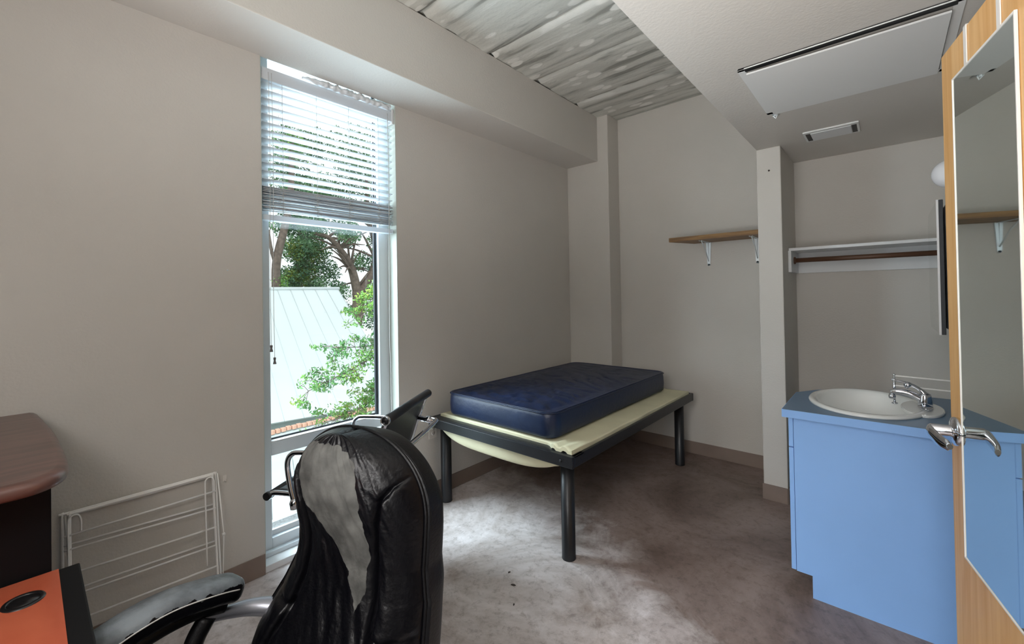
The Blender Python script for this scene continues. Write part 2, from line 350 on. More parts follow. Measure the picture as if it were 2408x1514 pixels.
def setting():
    b = B(); bx(b, (OUT, NY - .1, -.12), (RX + .12, DY + .12, 0)); struct(obj('floor', b, 'floor'))
    # window wall, left, with the recess
    b = B()
    bx(b, (OUT, NY - .1, 0), (WX, WY0, CZ)); bx(b, (OUT, WY1, 0), (WX, DY + .12, CZ))
    bx(b, (OUT, WY0, 2.87), (WX - .012, WY1, CZ)); bx(b, (OUT, WY0, 0), (-2.6, WY1, .03))
    struct(obj('wall_left', b, 'wall'))
    b = B(); bx(b, (OUT, DY, 0), (RX + .12, DY + .12, CZ)); struct(obj('wall_back', b, 'wall'))
    b = B(); bx(b, (OUT, NY - .1, 0), (RX + .12, NY, CZ)); struct(obj('wall_front', b, 'wall'))
    b = B(); bx(b, (RX, NY, 0), (RX + .12, .03, CZ)); bx(b, (RX, .945, 0), (RX + .12, DY, CZ)); bx(b, (RX, .03, 2.15), (RX + .12, .945, CZ))
    struct(obj('wall_right', b, 'wall'))
    # hallway stub beyond the doorway
    b = B(); bx(b, (1.5, -.6, 0), (1.6, 1.6, CZ)); bx(b, (RX + .12, 1.5, 0), (1.6, 1.6, CZ)); bx(b, (RX + .12, -.6, 0), (1.6, -.5, CZ)); bx(b, (RX + .12, -.6, 2.4), (1.6, 1.6, 2.5))
    bx(b, (RX + .12, -.6, -.1), (1.6, 1.6, 0))
    struct(obj('trim_6', b, 'wall'))['label'] = 'hallway walls beyond the doorway'
    # beam over the window, column chase, soffit, closet wing wall
    b = B(); bx(b, (WX - .012, NY, BZ), (BXF, DY - .218, CZ), .006); o = struct(obj('trim_1', b, 'wall')); o['label'] = 'painted beam boxed out over the window'
    b = B(); bx(b, (WX, 3.728, 0), (-1.998, DY, CZ), .008); o = struct(obj('trim_2', b, 'wall')); o['label'] = 'column chase in the far corner'
    b = B(); bx(b, (SX, NY, SZ), (RX, DY, CZ), .004); o = struct(obj('trim_3', b, 'wall')); o['label'] = 'dropped soffit over the vanity and closet'
    b = B(); bx(b, (SX, 3.391, 0), (-.531, DY, SZ), .006); o = struct(obj('trim_4', b, 'wall')); o['label'] = 'wing wall at the closet'
    # baseboards
    def bb(name, a, c):
        b = B(); bx(b, a, c, .002); return struct(obj(name, b, 'base'))
    bb('baseboard_left', (WX, NY, 0), (WX + .006, WY0, .107)); bb('baseboard_left', (WX, WY1, 0), (WX + .006, 3.728, .107))
    bb('baseboard_column', (WX, 3.722, 0), (-1.998, 3.728, .107)); bb('baseboard_column', (-1.998, 3.722, 0), (-1.992, DY, .107))
    bb('baseboard_back', (-1.992, DY - .006, 0), (SX, DY, .107)); bb('baseboard_back', (-.531, DY - .006, 0), (RX, DY, .107))
    bb('baseboard_wing', (SX - .006, 3.385, 0), (-.531, 3.391, .107)); bb('baseboard_wing', (SX - .006, 3.391, 0), (SX, DY, .107)); bb('baseboard_wing', (-.531, 3.391, 0), (-.525, DY, .107))
    bb('baseboard_right', (RX - .006, 3.15, 0), (RX, DY, .107)); bb('baseboard_right', (RX - .006, NY, 0), (RX, .0, .107))
    # concrete ceiling cast in boards: each board's print a panel of its own, joints between
    b = B(); bx(b, (OUT, NY - .1, CZ + .03), (RX + .12, DY + .12, CZ + .15)); c = struct(obj('ceiling', b, 'ceiling'))
    js = [NY, -.9, -.3, .32, 1.0, 1.62, 2.236, 2.775, 3.36, DY]
    for j0, j1 in zip(js, js[1:]):
        t = B(); dz = random.uniform(-.004, .004); ny = max(4, int((j1 - j0) / .035)); g = .004
        def fn(u, v):
            x = BXF + (SX - BXF) * u; y = j0 + g + (j1 - j0 - 2 * g) * v
            e = .025 * max(0, 1 - min(v, 1 - v) * (j1 - j0) / .025)
            return Vector((x, y, CZ + dz + e + .010 * noise.noise(Vector((x * 1.2, y * 14, 3))) + .004 * noise.noise(Vector((x * 9, y * 30, 9)))))
        grid(t, 60, ny + 2, fn)
        obj('formwork_panel', t, 'ceiling', c)
setting()

# ------------------------------------------------------------------ window
def window():
    w1 = thing('window_1', 'x', 'x', (-2.6, WY0, 0)); del w1['label']; del w1['category']; struct(w1)
    w1['label'] = 'tall narrow aluminium window with a low lower pane'
    XF, XB = -2.575, -2.64
    def fr(name, a, c, bev=.003, m='alu', par=w1):
        b = B(); bx(b, a, c, bev); return obj(name, b, m, par)
    fr('jamb', (XB, WY0 + .0, .02), (XF, WY0 + .075, 2.86)); fr('jamb', (XB, WY1 - .075, .02), (XF, WY1, 2.86))
    fr('window_head', (XB, WY0 + .075, 2.80), (XF, WY1 - .075, 2.86)); fr('window_sill', (XB, WY0 + .075, .03), (XF, WY1 - .075, .115))
    fr('mullion', (XB, WY0 + .075, .568), (XF, WY1 - .075, .640))
    fr('sill_ledge', (XF, WY0, 0), (WX - .004, WY1, .035), .003, 'white')
    fr('sill_track', (XF, WY0 + .01, .035), (XF + .03, WY1 - .01, .06), .004)
    # sloping inner lips and gaskets round the upper glass
    fr('glazing_bead', (XF - .045, WY0 + .075, .640), (XF - .001, WY1 - .075, .646), .002, 'white')
    fr('glazing_bead', (XF - .045, WY1 - .093, .646), (XF - .028, WY1 - .075, 2.80), .002, 'gasket')
    fr('glazing_bead', (XF - .045, WY0 + .075, .646), (XF - .028, WY0 + .083, 2.80), .002, 'gasket')
    fr('glazing_bead', (XF - .045, WY0 + .083, .646), (XF - .038, WY1 - .093, .655), .001, 'gasket')
    fr('glazing_bead', (XF - .045, WY0 + .075, .115), (XF - .028, WY1 - .075, .145), .002, 'white')
    fr('window_pane', (-2.622, WY0 + .07, .635), (-2.618, WY1 - .07, 2.81), 0, 'glass')
    fr('window_pane', (-2.622, WY0 + .07, .11), (-2.618, WY1 - .07, .58), 0, 'glass')
    # painted liner on the two reveals
    fr('reveal_liner', (XF, WY0 - .001, .035), (WX - .001, WY0 + .004, 2.86), 0, 'reveal'); fr('reveal_liner', (XF, WY1 - .004, .035), (WX - .001, WY1 + .001, 2.86), 0, 'reveal')
window()

def blind():
    t = thing('window_blind', 'white slatted window blind half raised over the tall window', 'blind', (-2.5, 1.244, 2.69))
    y0, y1 = WY0 + .012, WY1 - .012; X = -2.513
    b = B(); bx(b, (X - .025, y0, 2.628), (X + .025, y1, 2.672), .003); obj('head_rail', b, 'slat', t)
    b = B(); bx(b, (X + .026, y0 - .004, 2.617), (X + .034, y1 + .004, 2.682), .003); obj('valance', b, 'slat', t)
    ys = [.945, 1.135, 1.335, 1.54]
    def slat(z, tilt, w=.050, off=0., sag=0., name='slat'):
        b = B(); n = 5
        c, s = math.cos(tilt), math.sin(tilt)
        prof = []
        for i in range(n):
            u = -w / 2 + w * i / (n - 1); h = .0018 * (1 - (2 * u / w) ** 2)
            prof.append((u, h))
        pr = prof + [(u, h - .0022) for u, h in prof[::-1]]
        L = [[b.verts.new((X + off + u * c - h * s, y, z + u * s + h * c + dz)) for u, h in pr] for y, dz in ((y0 + .004, sag), (y1 - .004, -sag))]
        k = len(pr)
        for i in range(k): b.faces.new((L[0][i], L[0][(i + 1) % k], L[1][(i + 1) % k], L[1][i]))
        b.faces.new(L[0]); b.faces.new(L[1][::-1])
        return obj(name, b, 'slat', t)
    z = 2.604
    for i in range(13): slat(z - i * .0437, R(14) + random.uniform(-.02, .02))
    zs = 2.047
    for i in range(19):
        off = random.uniform(-.004, .004); slat(zs, R(random.uniform(-7, 8)), off=off, sag=random.uniform(-.004, .004)); zs -= random.choice((.005, .006, .007, .010))
    b = B(); bx(b, (X - .026, y0 + .002, 1.862), (X + .026, y1 - .002, 1.893), .005); obj('bottom_rail', b, 'slat', t)
    for y in ys:
        b = B(); tube(b, [(X + .027, y, 2.628), (X + .028, y + .001, 2.3), (X + .027, y, 1.893)], .0011, 5); tube(b, [(X - .027, y, 2.628), (X - .027, y, 1.893)], .0011, 5)
        for i in range(13): tube(b, [(X + .027, y, 2.598 - i * .0437), (X - .027, y, 2.592 - i * .0437)], .0008, 4)
        # slack loops of ladder cord gathered on the stack
        for k in range(7):
            z = 1.93 + k * .018; a = random.uniform(-.012, .012)
            tube(b, smooth_path([(X + .027, y + a, z), (X + .036, y + a + .012, z - .006), (X + .034, y + a - .012, z - .014), (X + .027, y + a, z - .016)], 4), .0013, 4)
        obj('ladder_cord', b, 'cord', t)
    for (y, zt) in ((.872, 1.185), (.888, 1.118)):
        b = B(); tube(b, smooth_path([(X + .036, y, 2.66), (X + .040, y + .003, 2.2), (X + .038, y - .002, 1.6), (X + .038, y, zt)], 8), .0013, 5); co = obj('pull_cord', b, 'cord', t)
        b = B(); lathe(b, [(0, .035), (.006, .035), (.0065, .028), (.0045, .018), (.008, .004), (.0085, 0), (0, 0)], (X + .038, y, zt - .03), seg=14); obj('tassel', b, 'tassel', co)
    b = B(); tube(b, smooth_path([(X + .036, 1.605, 2.66), (X + .042, 1.606, 2.2), (X + .040, 1.603, 1.7), (X + .042, 1.597, 1.2), (X + .040, 1.604, .95), (X + .042, 1.603, .60)], 8), .0022, 6); obj('tilt_cord', b, 'cord', t)
    b = B(); bx(b, (X - .02, y1 - .010, 2.60), (X + .037, y1 + .006, 2.70), .003); obj('mounting_bracket', b, 'white', t)
    # crumpled plastic stuffed above the right half
    b = B()
    def fn(u, v):
        y = 1.06 + .57 * u; a = 2 * PI * v; r = .021 * (.35 + .65 * min(1, 6 * u)) * (1 + .6 * noise.noise(Vector((y * 40, math.cos(a) * 2, math.sin(a) * 2))))
        return Vector((X + .018 + 1.3 * r * math.cos(a), y, 2.706 + r * math.sin(a) + .005 * noise.noise(Vector((y * 25, 1, 1)))))
    grid(b, 90, 13, fn)
    tag(obj('plastic_bag', b, 'plastic'), 'crumpled clear plastic stuffed in the gap above the blind', 'plastic bag')
blind()

# ------------------------------------------------------------------ outside
def outside():
    b = B(); bx(b, (-60, -40, -5.2), (-3.2, 60, -5.0)); o = struct(obj('ground', b, 'ground'))
    h = thing('neighbour_house', 'white metal gable roof of the house across from the window', 'house', (-14, 6, -5))
    # roof slopes as standing-seam panels; ridge direction g, downslope direction d
    rid = Vector((-16, 8.06, 1.757)); g = Vector((-.196, -.981, 0)); d = Vector((.981, -.196, -.51)).normalized(); L = 6.95
    nrm = g.cross(d); nrm = nrm if nrm.z > 0 else -nrm
    for k in range(22):
        b = B(); a0 = rid + g * (.42 * k); a1 = a0 + g * .415
        q = [a0, a1, a1 + d * L, a0 + d * L]; vs = [b.verts.new(p) for p in q] + [b.verts.new(p - nrm * .03) for p in q]
        for f in ((0, 1, 2, 3), (7, 6, 5, 4), (0, 4, 5, 1), (1, 5, 6, 2), (2, 6, 7, 3), (3, 7, 4, 0)): b.faces.new([vs[i] for i in f])
        obj('roof_panel', b, 'roof', h)
        b = B(); tube(b, [a0 + nrm * .01, a0 + d * L + nrm * .0], .009, 4); obj('roof_seam', b, 'roof', h)
    b = B(); tube(b, [rid + Vector((0, 0, .02)) - g * .05, rid + g * 9.3 + Vector((0, 0, .02))], .07, 8); obj('ridge_cap', b, 'roof', h)
    b = B()
    d2 = Vector((-.981, .196, -.51)).normalized()
    vs = [b.verts.new(p) for p in (rid, rid + g * 9.24, rid + g * 9.24 + d2 * L, rid + d2 * L)]; b.faces.new(vs)
    e = rid + d * (L - .3); e2 = rid + d2 * L
    bw = Vector((0, 0, -5)); vs = [b.verts.new(p) for p in (rid - Vector((0, 0, .04)), e - Vector((0, 0, .1)), Vector((e.x, e.y, -5)), Vector((e2.x, e2.y, -5)), e2)]; b.faces.new(vs)
    ee = e + g * 9.2; vs = [b.verts.new(p) for p in (e - Vector((0, 0, .1)), ee - Vector((0, 0, .1)), Vector((ee.x, ee.y, -5)), Vector((e.x, e.y, -5)))]; b.faces.new(vs)
    obj('house_wall', b, 'roof2', h)
    # low flat roof between the houses with a course of bricks along the far edge
    f = thing('low_flat_roof', 'pale flat roof with a brick course below the window', 'roof', (-7, 3, -2.1))
    b = B(); vs = [b.verts.new(p) for p in ((-9.85, -1.0, -1.43), (-9.7, 8.5, -1.43), (-5.6, 6.6, -2.33), (-5.6, -1.0, -2.33))]
    vs += [b.verts.new(v.co - Vector((0, 0, .2))) for v in vs]
    for q in ((0, 1, 2, 3), (7, 6, 5, 4), (0, 4, 5, 1), (1, 5, 6, 2), (2, 6, 7, 3), (3, 7, 4, 0)): b.faces.new([vs[i] for i in q])
    obj('roof_deck', b, 'roof2', f)
    b = B(); bx(b, (-7.12, .5, -2.10), (-6.55, 5.2, -1.985)); obj('gravel_strip', b, 'gravel', f)
    me = None
    for k in range(34):
        y = 3.0 + k * .11
        if me is None:
            b = B(); bx(b, (-.05, -.05, -.04), (.05, .05, .04), .006); o = obj('brick', b, 'brick', f); me = o
            o.matrix_parent_inverse = Matrix()
        else:
            o = me.copy(); COL.objects.link(o)
        o.location = (-9.78 + 7 + random.uniform(-.008, .008), y - 3, -1.375 + 2.1 + random.uniform(-.008, .008)); o.scale = (1, random.uniform(.8, 1), random.uniform(.8, 1.05))
    for i in range(8):
        b = B(); tube(b, [(-9.7, 2.9 + i * .42, -1.46), (-7.2, 2.1 + i * .42, -1.975)], .006, 4); obj('roof_joint', b, 'gravel', f)

    def leaves(name, blobs, n, size, m, parent, kind='stuff', aspect=.45):
        cs = np.array([bl[0] for bl in blobs], float); rs = np.array([bl[1] for bl in blobs], float)
        wgt = rs[:, 0] * rs[:, 1] * rs[:, 2] if rs.ndim == 2 else rs ** 2
        idx = rng.choice(len(blobs), n, p=wgt / wgt.sum())
        v = rng.normal(size=(n, 3)); v /= np.linalg.norm(v, axis=1)[:, None]; v *= rng.random(n)[:, None] ** .45
        rr = rs[idx] if rs.ndim == 2 else rs[idx][:, None]
        ctr = cs[idx] + v * rr
        a = rng.normal(size=(n, 3)); a /= np.linalg.norm(a, axis=1)[:, None]
        q = rng.normal(size=(n, 3)); bb = np.cross(a, q); bb /= np.linalg.norm(bb, axis=1)[:, None]
        nn = np.cross(a, bb); L = size * (.6 + .8 * rng.random(n))[:, None]; Wd = L * aspect
        V = np.stack([ctr - a * L, ctr + bb * Wd + nn * Wd * .3, ctr + a * L, ctr - bb * Wd + nn * Wd * .3], 1).reshape(-1, 3)
        Fc = np.arange(4 * n).reshape(-1, 4)
        me = bpy.data.meshes.new(name); me.vertices.add(4 * n); me.vertices.foreach_set('co', V.ravel())
        me.loops.add(4 * n); me.loops.foreach_set('vertex_index', Fc.ravel()); me.polygons.add(n); me.polygons.foreach_set('loop_start', np.arange(n) * 4)
        me.update(calc_edges=True); me.materials.append(M[m]); o = bpy.data.objects.new(name, me); COL.objects.link(o)
        o.parent = parent; o.matrix_parent_inverse = parent_inv(parent); o['kind'] = kind
        return o
    # big tree right behind the house: forked dark trunk, arching limb to the left
    t1 = thing('broad_tree', 'broad green tree with forked dark trunk right behind the white roof', 'tree', (-25, 13.4, -5))
    b = B(); tube(b, smooth_path([(-25, 13.5, -5), (-25, 13.6, -1), (-25, 13.9, .8), (-25, 13.9, 1.8)], 5), [.5] * 5 + [.42] * 6 + [.36] * 5, 10)
    tube(b, smooth_path([(-25, 13.9, 1.6), (-25, 13.5, 3.2), (-25, 12.9, 4.2), (-25, 12.1, 5.0), (-25, 11.2, 5.2)], 5), [.30 - .0105 * i for i in range(21)], 8)
    tube(b, smooth_path([(-25, 14.0, 1.6), (-25, 14.9, 3.0), (-25, 15.2, 4.6), (-25, 14.7, 6.5), (-25, 14.6, 9)], 5), [.28 - .009 * i for i in range(21)], 8)
    obj('trunk', b, 'bark', t1)
    b = B()
    for k in range(34):
        s0 = random.choice([(-25, 13.4, 3.2), (-25, 12.7, 4.4), (-25, 15.1, 4), (-25, 14.8, 6), (-25, 12, 5), (-25, 14, 2.2)])
        dv = Vector((random.uniform(-.5, .5), random.uniform(-1, 1), random.uniform(-.3, .8))).normalized(); Ln = random.uniform(1, 2.4)
        p = [Vector(s0), Vector(s0) + dv * Ln * .5 + Vector((0, 0, .2)), Vector(s0) + dv * Ln + Vector((0, 0, .1))]
        tube(b, smooth_path(p, 4), [.09, .085, .08, .07, .06, .05, .04, .03, .02], 6)
    obj('branches', b, 'bark', t1)
    bl = [((-25 + random.uniform(-1.5, 1.5), y, z), r) for y, z, r in ((10.9, 5.9, .9), (11.8, 5.7, .9), (12.6, 5.3, .8), (13.5, 5.4, .9), (10.9, 4.9, .5), (11.6, 4.6, .45), (13.0, 6.6, 1.2), (15.3, 5.0, .7), (15.6, 3.5, 1.0), (14.7, 3.8, .7), (13.9, 3.6, .5), (12.2, 2.2, .55), (13.0, 1.7, .8), (13.6, .4, .8), (15.2, 1.8, 1.1), (15.6, .2, 1.1), (12.8, 8, 1.5), (14.5, 9, 1.6), (12.1, 7.4, 1.2), (13.6, 10.5, 1.8), (15.7, 7.5, 1.1))]
    leaves('foliage', bl, 16000, .085, 'leafdark', t1)
    # left cluster of trees
    t2 = thing('leafy_tree', 'dense leafy tree left behind the white roof', 'tree', (-29, 11, -5))
    b = B(); tube(b, smooth_path([(-29, 11.9, -5), (-29, 11.9, 2), (-29, 12.2, 6)], 5), .25, 8); obj('trunk', b, 'bark', t2)
    bl = [((-29 + random.uniform(-1, 1), y * 1.07, z * 1.05), r * 1.07) for y, z, r in ((10.4, 2.6, .8), (11.4, 2.9, 1.0), (11.8, 4.2, 1.2), (10.7, 4.3, .9), (10.6, 5.9, 1.0), (11.7, 5.9, 1.2), (12.6, 3.0, .8), (12.4, 2.0, .9), (10.6, 7.6, 1.3), (11.8, 8, 1.3), (11, 9.6, 1.3), (13.4, 2.0, .5), (10.2, 2, .6), (12.0, 11, 1.3), (10.5, 11, 1.0))]
    leaves('foliage', bl, 15000, .10, 'leafdark', t2); leaves('foliage', [(c, r * .8) for c, r in bl[:4]], 3500, .09, 'leafolive', t2)
    t3 = thing('bare_tree', 'thin pale tree trunk at the left edge of the window view', 'tree', (-24, 8.6, -5))
    b = B(); tube(b, smooth_path([(-24, 8.75, -5), (-24, 8.75, 1), (-24, 8.75, 3.3), (-24, 9.2, 5.3), (-24, 9.5, 7), (-24, 9.6, 10)], 5), [.27 - .005 * i for i in range(26)], 8)
    tube(b, smooth_path([(-24, 8.75, 3), (-24, 8.5, 4), (-24, 8.35, 5)], 4), .09, 6); obj('trunk', b, 'bark', t3)
    leaves('foliage', [((-24, 8.9, 2.3), .45), ((-24, 8.4, 5.3), .35), ((-24, 9.6, 9.5), 1.0)], 900, .08, 'leafbright', t3)
    # near branches hanging in from the right
    t4 = thing('near_tree', 'near tree whose leafy branches reach in from the right of the window', 'tree', (-6.6, 6.4, -5))
    b = B(); tube(b, smooth_path([(-6.6, 6.4, -5), (-6.6, 6.3, -2), (-6.5, 6.0, 1), (-6.5, 5.9, 4)], 5), [.16 - .003 * i for i in range(16)], 10); obj('trunk', b, 'bark', t4)
    b = B(); tips = []
    paths = [[(-6.5, 6.1, -.6), (-6.2, 4.9, .35), (-6.05, 3.9, .55), (-6, 3.2, .36), (-6, 2.58, .16)],
             [(-6.5, 6.2, -1.4), (-6.2, 5, -.6), (-6.05, 4.0, -.1), (-6, 3.3, -.25), (-6, 2.78, -.34)],
             [(-6.5, 6.0, .8), (-6.2, 5, 1.1), (-6.05, 4.2, 1.0), (-6, 3.6, .7), (-6, 2.95, .72)],
             [(-6.5, 6.0, 1.2), (-6.3, 5, 1.7), (-6.1, 4.2, 1.75), (-6, 3.7, 1.5), (-6, 3.35, 1.1)],
             [(-6.5, 6.2, -1.4), (-6.3, 5.2, -.9), (-6.1, 4.3, -.5), (-6, 3.7, -.55), (-6, 3.2, -.62)],
             [(-6.5, 6.1, -.2), (-6.3, 5.2, .4), (-6.1, 4.4, .45), (-6, 3.8, .1), (-6, 3.4, -.2)]]
    for p in paths:
        sp = smooth_path(p, 8); tube(b, sp, [.022 - .00055 * i for i in range(len(sp))], 6)
        for i, q in enumerate(sp):
            if i > 8:
                for k in range(3):
                    e = q + Vector((random.uniform(-.16, .16), random.uniform(-.22, .12), random.uniform(-.2, .14))); tube(b, [q, (q + e) / 2 + Vector((0, 0, .02)), e], .004, 4)
                    tips.append((tuple(e), (.10, .11, .07))); 
    obj('branches', b, 'bark', t4)
    n = len(tips)
    leaves('foliage', tips, 8500, .029, 'leafbright', t4, aspect=.38); leaves('foliage', [t for i, t in enumerate(tips) if i % 3 == 0], 2600, .029, 'leafolive', t4, aspect=.38)
outside()

# ------------------------------------------------------------------ bed
def bed():
    t = thing('bed_frame', 'black steel bed frame on round legs in the far corner', 'bed', (-1.84, 2.79, 0))
    x0, x1, y0, y1, z = -2.425, -1.238, 1.868, 3.70, .592
    def rail(a, c):
        b = B(); bx(b, a, c, .004); return obj('rail', b, 'bedblack', t)
    # angle-iron rails: vertical face and a ledge inside
    rail((x0, y0, z - .062), (x1, y0 + .022, z)); rail((x0, y1 - .022, z - .062), (x1, y1, z))
    rail((x0, y0 + .022, z - .06), (x0 + .02, y1 - .022, z)); rail((x1 - .02, y0 + .022, z - .06), (x1, y1 - .022, z))
    rail((x0, y0 + .022, z - .012), (x1, y0 + .115, z))
    for x, y in ((-1.332, 1.962), (-1.332, 3.622), (-2.352, 1.962), (-2.352, 3.622)):
        b = B(); lathe(b, [(0, 0), (.0375, 0), (.039, .004), (.0375, .01), (.0375, z - .061), (0, z - .061)], (x, y, 0), seg=28); obj('leg', b, 'bedblack', t)
    for x in (-2.34, -1.31):
        b = B(); lathe(b, [(0, -.003), (.006, -.003), (.008, 0), (.008, .003), (0, .003)], (x + .0, y0, z - .032), (0, -1, 0), 12); obj('bolt', b, 'black', t)
    for k in range(9):
        y = y0 + .2 + k * .19; b = B(); bx(b, (x0 + .02, y, z - .03), (x1 - .02, y + .03, z - .018), .002); obj('slat', b, 'bedblack', t)
    # mattress
    X0, X1, Y0, Y1, Z0, Z1 = -2.335, -1.42, 1.950, 3.60, .616, .765
    ms = thing('mattress', 'navy blue vinyl mattress on the black bed frame', 'mattress', ((X0 + X1) / 2, (Y0 + Y1) / 2, Z0))
    b = B(); nx, ny = 110, 190
    def rr(a, c, lim, r):  # rounded-rectangle inset
        return 0
    rc = .085
    cx, cy, hx, hy = (X0 + X1) / 2, (Y0 + Y1) / 2, (X1 - X0) / 2, (Y1 - Y0) / 2
    def outline(th, ins):
        # superellipse-cornered rectangle boundary, angle param
        c, s = math.cos(th), math.sin(th)
        rx, ry, r = hx - ins, hy - ins, max(.02, rc - ins)
        k = min((rx) / abs(c) if abs(c) > 1e-9 else 1e9, (ry) / abs(s) if abs(s) > 1e-9 else 1e9)
        x, y = c * k, s * k
        ex, ey = abs(x) - (rx - r), abs(y) - (ry - r)
        if ex > 0 and ey > 0:
            l = math.hypot(ex, ey); x = math.copysign(rx - r + ex / l * r, x); y = math.copysign(ry - r + ey / l * r, y)
        return x, y
    NT = 360; ths = []
    for q in range(4): pass
    # even angular spacing by perimeter
    per = []
    for i in range(2000): per.append(outline(2 * PI * i / 2000, 0))
    acc = [0]
    for i in range(1, 2001):
        a, c2 = per[i - 1], per[i % 2000]; acc.append(acc[-1] + math.hypot(a[0] - c2[0], a[1] - c2[1]))
    ths = [2 * PI * np.interp(acc[-1] * i / NT, acc, range(2001)) / 2000 for i in range(NT)]
    prof = [(.03, Z0 - .0), (.012, Z0 + .003), (.003, Z0 + .012), (.0, Z0 + .03), (-.003, Z0 + .07), (.0, Z1 - .03), (.004, Z1 - .014), (.010, Z1 - .005), (.004, Z1 - .001), (.005, Z1 + .003), (.012, Z1 + .002), (.02, Z1 - .002)]
    def top(x, y):
        wx, wy = cx + x, cy + y
        w = .010 * noise.noise(Vector((wx * 2.2, wy * 1.6, 1)))
        fr = max(0, 1 - (wy - Y0) / .75)   # creases radiating near the front edge
        cr = abs(noise.noise(Vector((wx * 5 - wy * 3, wy * 14 + wx * 3.5, 5)))); w -= .026 * fr * max(0, .35 - cr) / .35
        cr2 = abs(noise.noise(Vector((wx * 4, wy * 9 + wx * 4, 8)))); w -= .007 * max(0, .2 - cr2) / .2
        ed = min(hx - abs(x), hy - abs(y)); w *= min(1, max(0, ed - .02) / .07)
        return Z1 - .002 + .008 * min(1, ed / .15) + w
    rings = []
    for ins, zz in prof:
        ring = []
        for i, th in enumerate(ths):
            x, y = outline(th, ins); k = .003 * noise.noise(Vector((x * 5, y * 5, zz * 8)))
            ring.append(b.verts.new((cx + x * (1 + k), cy + y * (1 + k), zz + .002 * noise.noise(Vector((x * 6, y * 6, 0))))))
        rings.append(ring)
    for j in range(1, 34):
        f = j / 34; ring = []
        for i, th in enumerate(ths):
            x, y = outline(th, .02); x *= 1 - f; y *= 1 - f; ring.append(b.verts.new((cx + x, cy + y, top(x, y))))
        rings.append(ring)
    for A, C in zip(rings, rings[1:]):
        for i in range(NT):
            f = b.faces.new((A[i], A[(i + 1) % NT], C[(i + 1) % NT], C[i])); f.smooth = True
    b.faces.new(rings[0]); cv = b.verts.new((cx, cy, top(0, 0)))
    for i in range(NT):
        f = b.faces.new((rings[-1][i], rings[-1][(i + 1) % NT], cv)); f.smooth = True
    obj('mattress_body', b, 'mattress', ms)
    b = B(); tube(b, [(cx + outline(th, -.001)[0] * 1.0, cy + outline(th, -.001)[1], Z1 - .004 + .002 * noise.noise(Vector((outline(th, 0)[0] * 6, outline(th, 0)[1] * 6, 0)))) for th in ths[::2]], .0035, 6, closed=True)
    obj('piping', b, 'mattress', ms)
    # foam topper: lies under the mattress, sticks out on the right and droops through the frame at the front
    fm = thing('foam_topper', 'cream foam pad squashed under the mattress and sagging below the front rail', 'foam', (-1.8, 2.7, .6))
    b = B(); th = .022
    def sheet(fn, nu, nv, t_):
        V = grid(b, nu, nv, lambda u, v: fn(u, v)); Wv = grid(b, nu, nv, lambda u, v: fn(u, v) - Vector((0, 0, t_)))
        for i in range(nu - 1):
            b.faces.new((V[0][i], V[0][i + 1], Wv[0][i + 1], Wv[0][i])); b.faces.new((V[-1][i + 1], V[-1][i], Wv[-1][i], Wv[-1][i + 1]))
        for j in range(nv - 1):
            b.faces.new((V[j + 1][0], V[j][0], Wv[j][0], Wv[j + 1][0])); b.faces.new((V[j][-1], V[j + 1][-1], Wv[j + 1][-1], Wv[j][-1]))
    def flat(u, v):
        x = -2.385 + (1.125) * u; y = 1.945 + 1.72 * v
        if u > .84: y -= .045 * (1 - v) * min(1, (u - .84) / .05)
        zz = .607 + .004 * noise.noise(Vector((x * 3, y * 3, 2)))
        if u > .86 and v < .12:      # lumpy front corner
            zz += .022 * math.sin((u - .86) / .14 * PI * 2.2) ** 2 * (1 - v / .12)
        return Vector((x - (.01 * noise.noise(Vector((y * 4, 0, 0))) if u > .99 else 0), y, zz))
    sheet(flat, 60, 60, th)
    obj('foam_sheet', b, 'foam', fm)
    b = B()
    def belly(u, v):
        x = -2.345 + 1.02 * u
        a = u; sag = (1 - abs(2 * a - 1.0) ** 3.2)
        tilt = .0 + .0 * u
        base = .57; dep = .030 + .098 * sag
        ang = v * PI
        y = 1.905 + .14 * (1 - math.cos(ang)) * .5 + .02
        zz = base - dep * math.sin(ang * .5 + .0) * (1 if v < 1 else 1)
        return Vector((x + .012 * noise.noise(Vector((x * 6, v * 3, 1))), y + .01 * noise.noise(Vector((x * 3, v * 3, 7))), zz))
    # hanging fold: front lip, round nose and underside
    n = 70; prof2 = []
    for i in range(n + 1):
        u = i / n; x = -2.36 + 1.065 * u; sag = (1 - abs(2 * (u ** .9) - 1.0) ** 3.6)
        prof2.append((x, .560 - .118 * sag ** .8, sag))
    for layer in (0, 1):
        V = []
        for x, zb, sag in prof2:
            row = []
            for k in range(15):
                a = -PI / 2 + PI * k / 14
                if layer == 0: row.append(b.verts.new((x, 1.915 - .018 * math.cos(a), (.575 + zb) / 2 + (.575 - zb) / 2 * math.sin(a) * -1)))
                else: row.append(b.verts.new((x * 1.0 + .02, 1.965 + .06 * sag - .045 * math.cos(a) * (.4 + .6 * sag), (.575 + zb - .022 * sag) / 2 + (.575 - zb + .022 * sag) / 2 * math.sin(a) * -1)))
            V.append(row)
        for i in range(n):
            for k in range(14):
                f = b.faces.new((V[i][k], V[i + 1][k], V[i + 1][k + 1], V[i][k + 1])); f.smooth = True
        # back closes it
        if layer == 1:
            for i in range(n):
                pass
    obj('foam_fold', b, 'foam', fm)
    bpy.data.objects['foam_fold'].modifiers.new('thick', 'SOLIDIFY').thickness = .012
bed()

